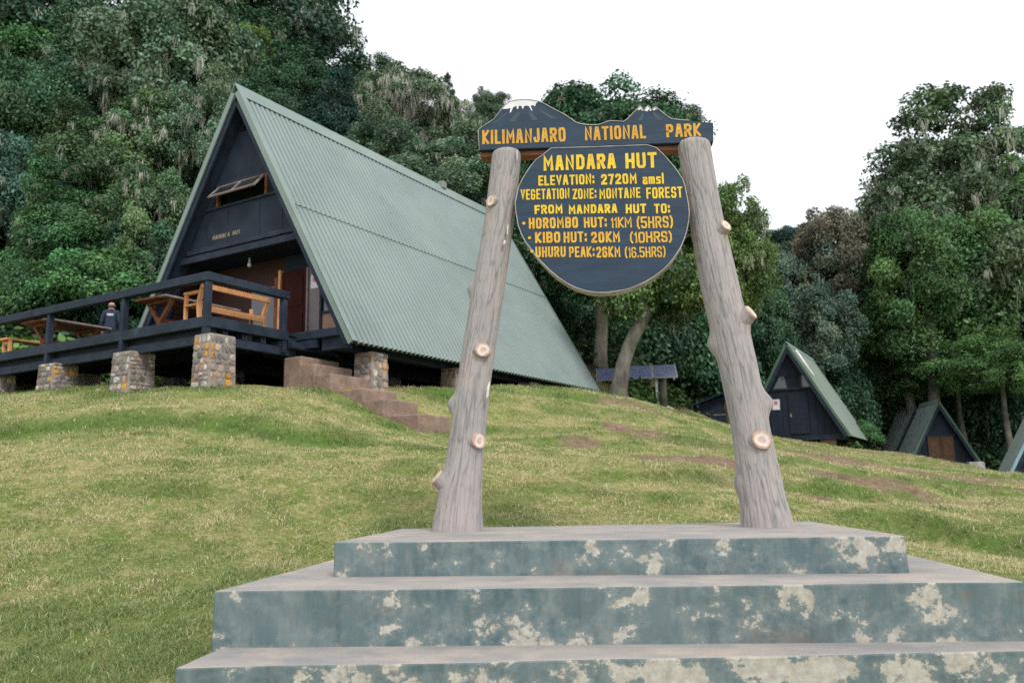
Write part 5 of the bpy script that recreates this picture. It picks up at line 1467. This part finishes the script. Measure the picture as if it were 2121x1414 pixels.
TREES = [
(-27.3,44.0,28.1,4.83,3.56,'dome','dk',0.3,'tall dark open-crowned tree at the far upper left'),
(-20.9,40.0,22.9,2.77,2.77,'dome','gr',0.4,'rounded green crown left of the grey mossy dome'),
(-16.3,37.0,20.7,3.53,3.21,'dome','gy',2.0,'broad grey-green dome tree hung with the most pale lichen'),
(-12.6,33.0,16.0,1.91,2.10,'dome','gy',2.0,'grey-green lichen-hung crown touching the left roof slope'),
(-16.2,33.0,15.2,2.48,2.10,'dome','go',1.6,'lichen-draped crown below the grey dome, left of the gable'),
(-20.7,35.0,17.1,2.43,2.63,'dome','gr',0.4,'deep green crown at left edge above the deck'),
(-20.0,32.0,13.1,2.03,2.22,'dome','bg',1.2,'blue-green crown with pale lichen at the left edge'),
(-16.9,31.0,11.5,1.97,1.97,'dome','gm',0.5,'mid green crown above the left end of the deck'),
(-14.1,31.0,11.4,1.79,1.97,'dome','go',1.3,'olive crown with lichen just left of the gable foot'),
(-17.7,30.0,9.7,1.56,1.39,'shrub','gm',0.1,'leafy low tree behind the far left deck railing'),
(-14.8,30.0,9.5,1.91,1.21,'shrub','gm',0.3,'leafy low tree behind the man on the deck'),
(-16.6,52.0,32.3,5.41,5.11,'open','dk',0.3,'tallest open tree on the skyline behind the ridge'),
(-18.7,46.0,28.8,3.72,2.66,'dome','dg',0.5,'dark skyline tree above the grey dome'),
(-13.3,54.0,31.5,2.34,2.81,'open','dk',0.2,'right shoulder of the tall skyline group'),
(-15.2,43.0,24.9,1.99,1.74,'dome','yg',0.1,'yellow-green crown just above the gable peak'),
(-12.2,43.0,22.6,2.24,1.99,'dome','dg',0.1,'dark green crown behind the front of the ridge'),
(-9.3,42.0,20.4,2.18,2.18,'dome','db',0.1,'blue-black crown behind the middle of the ridge'),
(-11.3,36.0,17.8,1.87,1.66,'dome','dg',0.0,'shaded crown close behind the gable peak'),
(-6.4,47.0,23.8,3.53,3.12,'moss','ol',2.2,'umbrella-crowned tree with bare pale limbs and long lichen'),
(-3.4,49.0,22.9,2.27,2.83,'moss','ol',1.5,'drooping lichen tree right of the umbrella crown'),
(-4.3,56.0,27.8,1.13,3.08,'spire','dk',0.0,'thin pointed treetop rising behind the lichen trees'),
(-5.7,37.0,16.6,1.92,1.71,'dome','gy',0.3,'grey-green bush crown behind the ridge line'),
(-3.3,35.0,14.9,2.43,1.82,'dome','gy',0.4,'broad grey-green crown above the far ridge end'),
(-1.4,36.0,14.5,1.46,2.29,'dome','gr',0.2,'green crown beside the left sign post'),
(-1.4,62.0,30.5,1.43,1.43,'dome','gy',0.3,'small distant crown on the skyline left of the sign'),
(6.0,52.0,23.2,5.11,2.25,'dome','ol',0.9,'wide skyline tree behind the painted mountain board'),
(10.5,54.0,24.3,2.34,2.03,'dome','dk',0.3,'skyline crown behind the right peak of the board'),
(2.1,50.0,22.1,2.31,2.17,'dome','gr',0.5,'skyline crown behind the snow-capped peak'),
(0.2,44.0,18.2,2.29,2.80,'dome','gr',0.3,'green crown behind the left post top'),
(5.0,42.0,17.6,4.13,3.16,'dome','gr',0.3,'large crown hidden mostly by the round board'),
(0.7,36.0,10.9,1.66,2.50,'dome','dg',0.2,'dark crown beyond the far roof edge'),
(2.7,38.0,8.2,1.98,2.42,'shrub','dg',0.1,'shaded thicket tree behind the pale straight trunk'),
(6.9,39.0,8.3,2.71,2.48,'shrub','dg',0.2,'shaded thicket tree behind the solar panels'),
(9.3,40.0,10.8,2.31,3.24,'dome','dg',0.3,'dark tree behind the right sign post'),
(10.2,42.0,7.2,2.18,1.70,'shrub','dg',0.0,'dark thicket tree behind the low black shed'),
(26.3,75.0,22.4,2.60,1.95,'dome','db',0.0,'distant blue-green treetop in the skyline gap'),
(19.8,48.0,13.7,2.64,3.05,'dome','ru',0.5,'rust-brown tree in the skyline gap'),
(16.5,48.0,11.7,2.50,3.05,'dome','gs',0.3,'silvery grey-green tree behind the small hut'),
(16.2,44.0,9.0,2.03,2.03,'dome','gs',0.2,'grey-green tree touching the small hut roof'),
(13.1,44.0,9.0,1.78,2.80,'dome','dg',0.2,'dark tree left of the small hut'),
(25.7,47.0,17.9,5.43,6.79,'spire','ol',1.2,'tall lichen-hung conifer-like tree at upper right'),
(28.1,46.0,17.5,3.99,6.65,'spire','ol',1.2,'tallest pointed tree at the right edge of the photo'),
(23.0,46.0,15.6,3.46,4.25,'spire','ol',1.1,'left shoulder tree of the tall lichen-hung pair'),
(21.9,46.0,10.0,2.79,3.19,'dome','gb',0.4,'bright green crown right of the small hut roof'),
(26.1,47.0,11.0,4.08,3.80,'dome','gb',0.3,'big green crown above the twin hut roofs'),
(29.5,48.0,11.7,3.33,3.88,'dome','gr',0.2,'green crown at the right edge below the tall tree'),
(25.3,49.0,7.6,4.25,2.83,'dome','gb',0.1,'low green crown hanging behind the twin huts'),
(20.6,50.0,7.6,2.60,3.18,'dome','gr',0.2,'green crown just right of the small hut'),
(27.9,46.0,6.4,2.92,3.99,'dome','dk',0.1,'dark crown overhanging at the right edge'),
(3.5,42.0,10.1,2.18,2.43,'shrub','dg',0.0,'shaded bushy tree seen under the round board'),
(22.0,44.0,12.3,2.80,2.80,'dome','gb',0.6,'green crown at the foot of the tall lichen pair'),
(27.3,46.0,14.1,3.46,3.46,'dome','gb',0.6,'olive lichen-flecked crown below the tallest treetop'),
(23.9,40.5,6.5,2.22,1.40,'dome','gb',0.1,'leafy branch mass overhanging the double-door hut'),
(-14.3,47.0,25.2,4.08,2.17,'dome','dg',0.2,'dark crown under the tallest skyline tree'),
(-24.8,43.0,23.7,3.73,2.98,'dome','gm',0.3,'mid green crown at the upper left below the dark tree'),
(-9.3,52.0,26.5,2.40,2.40,'dome','dg',0.3,'dark crown filling behind the umbrella tree'),
(22.5,49.0,8.0,2.69,2.27,'dome','gb',0.1,'low green crown hanging left of the twin roofs'),
(24.1,44.8,7.1,3.11,1.55,'dome','gb',0.1,'low green crown hanging just over the double-door hut'),
(17.4,46.0,6.3,1.99,1.99,'shrub','dg',0.0,'dark bushy tree close behind the small hut roof'),
(23.1,51.0,6.5,2.80,2.36,'shrub','gr',0.0,'bushy tree between the small hut and the twin roofs'),
(27.5,53.0,6.3,3.37,2.30,'shrub','dg',0.0,'dark bushy tree behind the double-door hut'),
(27.3,47.0,4.3,1.90,2.04,'shrub','dg',0.0,'dark bushy tree between the double-door hut and the right edge'),
(13.5,47.0,6.2,2.17,2.17,'shrub','dg',0.0,'dark bushy tree behind the right post and small hut'),
(6.2,46.0,9.8,2.39,2.39,'shrub','dg',0.0,'dark bushy tree between the two visible trunks'),
(15.8,38.0,3.7,0.62,0.55,'shrub','gm',0.0,'bright shrub beside the small hut eave'),

]
def plant(name, x, y, zc, rx, rz, kind, tint, lich, label, group=None, trunk=None, bark='bark', k=0, limbs=7, seed=None, off=(0, 0)):
    rt = random.Random(label if seed is None else seed)
    zg = gz(x, y)
    t = empty(name, (x, y, zg), 0, label=label, cat='shrub' if name == 'shrub' else 'tree', group=group)
    me, li, cc = PROTO[kind][k % len(PROTO[kind])]
    rot = rt.uniform(0, 6.28)
    ry = rx * rt.uniform(.85, 1.1)
    s = (rx / 3.0, ry / 3.0, rz / 3.0)
    c = TINT[tint]; j = rt.uniform(.88, 1.12)
    def place(nm, mesh, col):
        o = link(nm, mesh, t)
        o.location = (off[0], off[1], zc - zg); o.scale = s; o.rotation_euler = (0, 0, rot)
        o.color = (*col, 1)
        return o
    place('crown', me, tuple(q * j for q in c))
    if lich > .25: place('hanging_lichen', li[1 if lich > 1 else 0], (.56, .57, .46) if lich > 1 else (.48, .49, .39))
    # trunk and limbs reaching into the clumps
    h0 = zc - rz * .35
    r0 = min(max(.10, .022 * (zc + rz - zg)), .30)
    m = MB()
    if trunk is None:
        lean = (rt.uniform(-.4, .4), rt.uniform(-.4, .4))
        path = [(0, 0, zg - .4), (lean[0] * .3, lean[1] * .3, zg + (h0 - zg) * .35), (lean[0] * .9, lean[1] * .9, zg + (h0 - zg) * .7), (lean[0] * .6, lean[1] * .6, h0), (0, 0, zc + rz * .25)]
        m.tube(path, [r0 * 1.35, r0, r0 * .85, r0 * .7, r0 * .35], 9, mi=0)
        fork = Vector(path[3])
    else:
        m.tube(trunk[0], trunk[1], 12); fork = Vector(trunk[0][-2])
    ca, sa = math.cos(rot), math.sin(rot)
    for q in rt.sample(range(len(cc)), min(limbs, len(cc))):
        px, py, pz = cc[q][0] * s[0], cc[q][1] * s[1], cc[q][2] * s[2]
        e = Vector((off[0] + px * ca - py * sa, off[1] + px * sa + py * ca, zc + pz))
        mid = fork.lerp(e, .5) + Vector((rt.uniform(-.4, .4), rt.uniform(-.4, .4), rt.uniform(-.1, .5))) * rx * .22
        m.tube([fork, fork.lerp(mid, .6), mid, e], [r0 * .5, r0 * .38, r0 * .27, r0 * .1], 6, cap=False)
    m.build('trunk', bark, t, smooth=True)
    return t
for i, (x, y, zc, rx, rz, kind, tint, lich, label) in enumerate(TREES):
    plant('shrub' if kind == 'shrub' and rz < 1.5 else 'tree', x, y, zc, rx * 1.12, rz * 1.12, kind, tint, lich, label, k=i, limbs={'open': 16, 'moss': 16, 'spire': 6}.get(kind, 7), bark='bark_pale' if kind in ('moss',) else 'bark')
# the bent old tree beside the hut and the straight pale trunk behind it
bz = gz(3.39, 27.5)
plant('tree', 3.39, 27.5, 9.3, 2.3, 2.3, 'dome', 'oy', .5, off=(2.1, .4), label='old tree with a thick bent mossy trunk at the end of the large hut', k=2, limbs=9,
      trunk=([(0.05, 0, bz - .4), (.12, 0, bz + .25), (.28, 0, 5.4), (.55, 0, 6.1), (.95, .1, 6.85), (1.08, .1, 7.15), (.95, .2, 7.7), (1.25, .4, 8.6), (2.0, .5, 9.4)], [.42, .29, .235, .225, .235, .25, .18, .15, .09]))
plant('tree', 7.7, 29.4, 9.3, 1.65, 2.5, 'dome', 'oy', .4, 'yellow-green leafy tree right of the right sign post', k=0, limbs=8)
bz = gz(3.5, 33)
plant('tree', 3.5, 33.0, 11.0, 3.0, 2.6, 'dome', 'gr', .4, 'tree with a straight pale trunk showing under the round board', k=3, bark='bark_pale',
      trunk=([(0, 0, bz - .3), (.02, 0, 6.6), (.12, 0, 7.6), (.12, 0, 8.4), (.18, 0, 9.3), (.2, 0, 10.4)], [.34, .27, .24, .25, .22, .14]))
# roots of the bent tree
# second rank of the wood, only glimpsed between the nearer crowns
for i, (x, y, zc, rx, rz, tint) in enumerate([(-24, 55, 27, 5, 6, 'dk'), (-15, 58, 28, 5, 6, 'dk'), (-6, 60, 22, 5, 6, 'dg'), (2, 60, 17, 5, 5, 'dg'), (9, 58, 14, 5, 5, 'dg'), (16, 58, 9, 5, 5, 'dg'), (23, 58, 10, 5, 5.5, 'dk'), (30, 56, 9, 5, 6, 'dk'), (36, 54, 9, 5, 6, 'dk'),
                                              (-19, 44, 17, 4, 4, 'dg'), (-26, 40, 14, 4, 4.5, 'dg'), (-8, 44, 14.5, 4, 4.5, 'dg'), (0, 45, 14, 4, 4, 'dg'), (8, 47, 11, 4, 4.5, 'dg'), (14, 50, 7.5, 4, 4, 'dg'), (28, 48, 5, 4, 4, 'dk'), (-22, 34, 10.5, 3.2, 3.4, 'dg'), (-14, 31.5, 9, 2.6, 2.4, 'dg'), (33, 46, 6, 4, 5, 'dk')]):
    plant('tree', x, y, zc, rx, rz, 'dome', tint, 0, 'dark crown of the second rank of the wood, glimpsed between nearer trees', 'second rank of forest trees', k=i, limbs=3, seed=900 + i)

# undergrowth on the forest floor: one uncountable mass
def bushes(name, label, pts, leaf, tint, spread, up, per, seed, kind='stuff'):
    rn = np.random.default_rng(seed)
    pts = np.array(pts)
    zg = ground_z(pts[:, 0], pts[:, 1])
    P, Nn, Cc = [], [], []
    for (x, y), z in zip(pts, zg):
        r = spread * rn.uniform(.6, 1.3); h = up * rn.uniform(.5, 1.2)
        d = unit(rn.normal(size=(per, 3))); d[:, 2] = np.abs(d[:, 2])
        q = d * (rn.uniform(.5, 1.0, per) ** .5)[:, None] * np.array([r, r, h]) + np.array([x, y, z - .1])
        P.append(q); Nn.append(unit(d * .5 + np.array([0, 0, .6]) + rn.normal(size=(per, 3)) * .4))
        lv = rn.uniform(.7, 1.25) * rn.uniform(.7, 1.3, per); wm = rn.uniform(-.1, .15)
        Cc.append(np.repeat(np.stack([lv * (1 + wm), lv, lv * (1 - wm)], -1), 4, 0))
    V, F = leaf_quads(np.vstack(P), np.vstack(Nn), leaf, rn)
    o = link(name, np_mesh(name, V, F, MT['leaf'], np.vstack(Cc)))
    o.color = (*tint, 1)
    return tag(o, label, 'plants', kind=kind)
rn = np.random.default_rng(3)
pts = []
for _ in range(2600):
    t = rn.uniform(-.72, .68); Y = rn.uniform(23, 52); X = Y * t
    lim = 27.0 if X < -10.5 else (33.5 if X < 5.5 else 38.0 if X < 12 else 37.0)
    if 12 < X and Y < 46 and not (Y > 37 and X < 15.5) and not X > 24.5: continue
    if Y < lim: continue
    pts.append((X, Y))
bushes('undergrowth', 'dark green undergrowth covering the forest floor', pts, .17, (.07, .125, .055), 1.2, 1.5, 90, 5)
pts = [(rn.uniform(-21, -9.5), 0) for _ in range(110)]
pts = [(x, 24.2 + rn.uniform(0, 3.5)) for x, _ in pts]
bushes('fern_bank', 'bright green fern bank behind the deck railing', pts, .17, (.12, .24, .05), .9, 1.15, 130, 6)
pts = [(rn.uniform(4.4, 6.3), rn.uniform(32, 34)) for _ in range(12)] + [(4.3 + rn.uniform(0, .5), 29.4 + rn.uniform(0, .6)) for _ in range(4)] + [(13.9 + rn.uniform(-.5, .3), 35.2 + rn.uniform(0, 1.0)) for _ in range(5)]
bushes('low_shrubs', 'bright low shrubs at the edge of the lawn by the solar panels', pts, .12, (.085, .16, .045), .7, .8, 130, 8)

# ------------------------------------------------------------------ grass blades over the lawn
def grass():
    rn = np.random.default_rng(11)
    N = 720000
    Y = np.exp(rn.uniform(math.log(3.9), math.log(33), N))
    X = Y * rn.uniform(-.66, .66, N)
    lush, bare = lush_mask(X, Y), bare_mask(X, Y)
    keep = rn.uniform(size=N) > bare * .97
    c, s = math.cos(SZ), math.sin(SZ)
    lx = (X - .79) * c + (Y - 7.4) * s; ly = -(X - .79) * s + (Y - 7.4) * c
    keep &= ~((np.abs(lx) < 2.46) & (ly > -2.55 + .06 * lx) & (ly < 1.3))
    u = (X - HO[0]) * math.cos(HA) - (Y - HO[1]) * math.sin(HA); v = (X - HO[0]) * math.sin(HA) + (Y - HO[1]) * math.cos(HA)
    keep &= ~((u > -9) & (u < 3.3) & (v > -1.9) & (v < 12.6))
    keep &= ~((u > 2.2) & (u < 6.0) & (v > -.28) & (v < .95))
    keep &= (Y < np.where(X < -9, 26, np.where(X < 5, 31.0, 34)))
    # tufts: thin out by clumping noise so that the turf is uneven
    cl = fnoise(X * 3.5, Y * 3.5, 21, 3)
    keep &= rn.uniform(size=N) < np.clip(.45 + 2.2 * (cl - .40), .15, 1)
    X, Y, lush, cl = X[keep], Y[keep], lush[keep], cl[keep]
    Z = ground_z(X, Y)
    n = len(X)
    far = np.clip(Y / 6.0, .7, 5)
    Lb = (.020 + .026 * rn.uniform(size=n) + .045 * lush * rn.uniform(.3, 1, n) + .10 * np.clip(cl - .52, 0, 1)) * np.clip(far ** .15, .9, 1.3)
    w = .0028 * far ** .85 * rn.uniform(.7, 1.3, n)
    a = rn.uniform(0, 2 * math.pi, n); b = rn.uniform(0, 2 * math.pi, n)
    e = np.stack([np.cos(a), np.sin(a), 0 * a], -1) * w[:, None]
    lean = rn.uniform(.25, 1.25, n)
    d = np.stack([np.cos(b) * lean, np.sin(b) * lean, np.ones(n)], -1); d = unit(d)
    B = np.stack([X, Y, Z - .006], -1)
    M_ = B + d * (Lb * .55)[:, None]
    Tp = B + d * Lb[:, None] + np.stack([np.cos(b), np.sin(b), -.55 + 0 * b], -1) * (Lb * .35 * lean)[:, None]
    V = np.stack([B - e, B + e, M_ + e * .8, M_ - e * .8, Tp], 1).reshape(-1, 3)
    i = np.arange(n) * 5
    F = np.empty((2 * n, 4), np.int32)
    Q = np.stack([i, i + 1, i + 2, i + 3], -1)
    T3 = np.stack([i + 3, i + 2, i + 4], -1)
    # colours
    dry = np.clip(fnoise(X * 2.2 + 5, Y * 2.2, 61) * 1.9 - .52 + .35 * np.clip((Y - 8) / 12, 0, 1) + .18 * np.clip((X - 1) / 4, 0, 1) - 1.1 * lush, 0.05, .92)
    isdry = rn.uniform(size=n) < dry
    g = np.where(rn.uniform(size=n)[:, None] < .5, np.array([.22, .305, .10]), np.array([.30, .345, .13]))
    g = g * (1 - .22 * lush[:, None]) * np.array([1, 1.0, 1])
    dr = np.where(rn.uniform(size=n)[:, None] < .5, np.array([.62, .54, .33]), np.array([.52, .46, .24]))
    col = np.where(isdry[:, None], dr, g) * rn.uniform(.75, 1.25, n)[:, None]
    col5 = np.repeat(col, 5, 0)
    me = bpy.data.meshes.new('grass')
    me.vertices.add(len(V)); me.vertices.foreach_set('co', V.astype(np.float32).ravel())
    loops = np.concatenate([np.concatenate([Q, T3], 1).ravel()])
    me.loops.add(len(loops)); me.loops.foreach_set('vertex_index', loops.astype(np.int32))
    ls = np.stack([np.arange(n) * 7, np.arange(n) * 7 + 4], -1).ravel().astype(np.int32)
    me.polygons.add(2 * n); me.polygons.foreach_set('loop_start', ls)
    me.update(calc_edges=True)
    at = me.color_attributes.new('Col', 'FLOAT_COLOR', 'POINT')
    c4 = np.ones((len(V), 4), np.float32); c4[:, :3] = col5
    at.data.foreach_set('color', c4.ravel())
    me.materials.append(MT['grass'])
    o = link('grass', me)
    o.color = (1, 1, 1, 1)
    tag(o, 'short mixed green and straw-coloured grass of the lawn', 'grass', kind='stuff')
    print('blades', n)
grass()
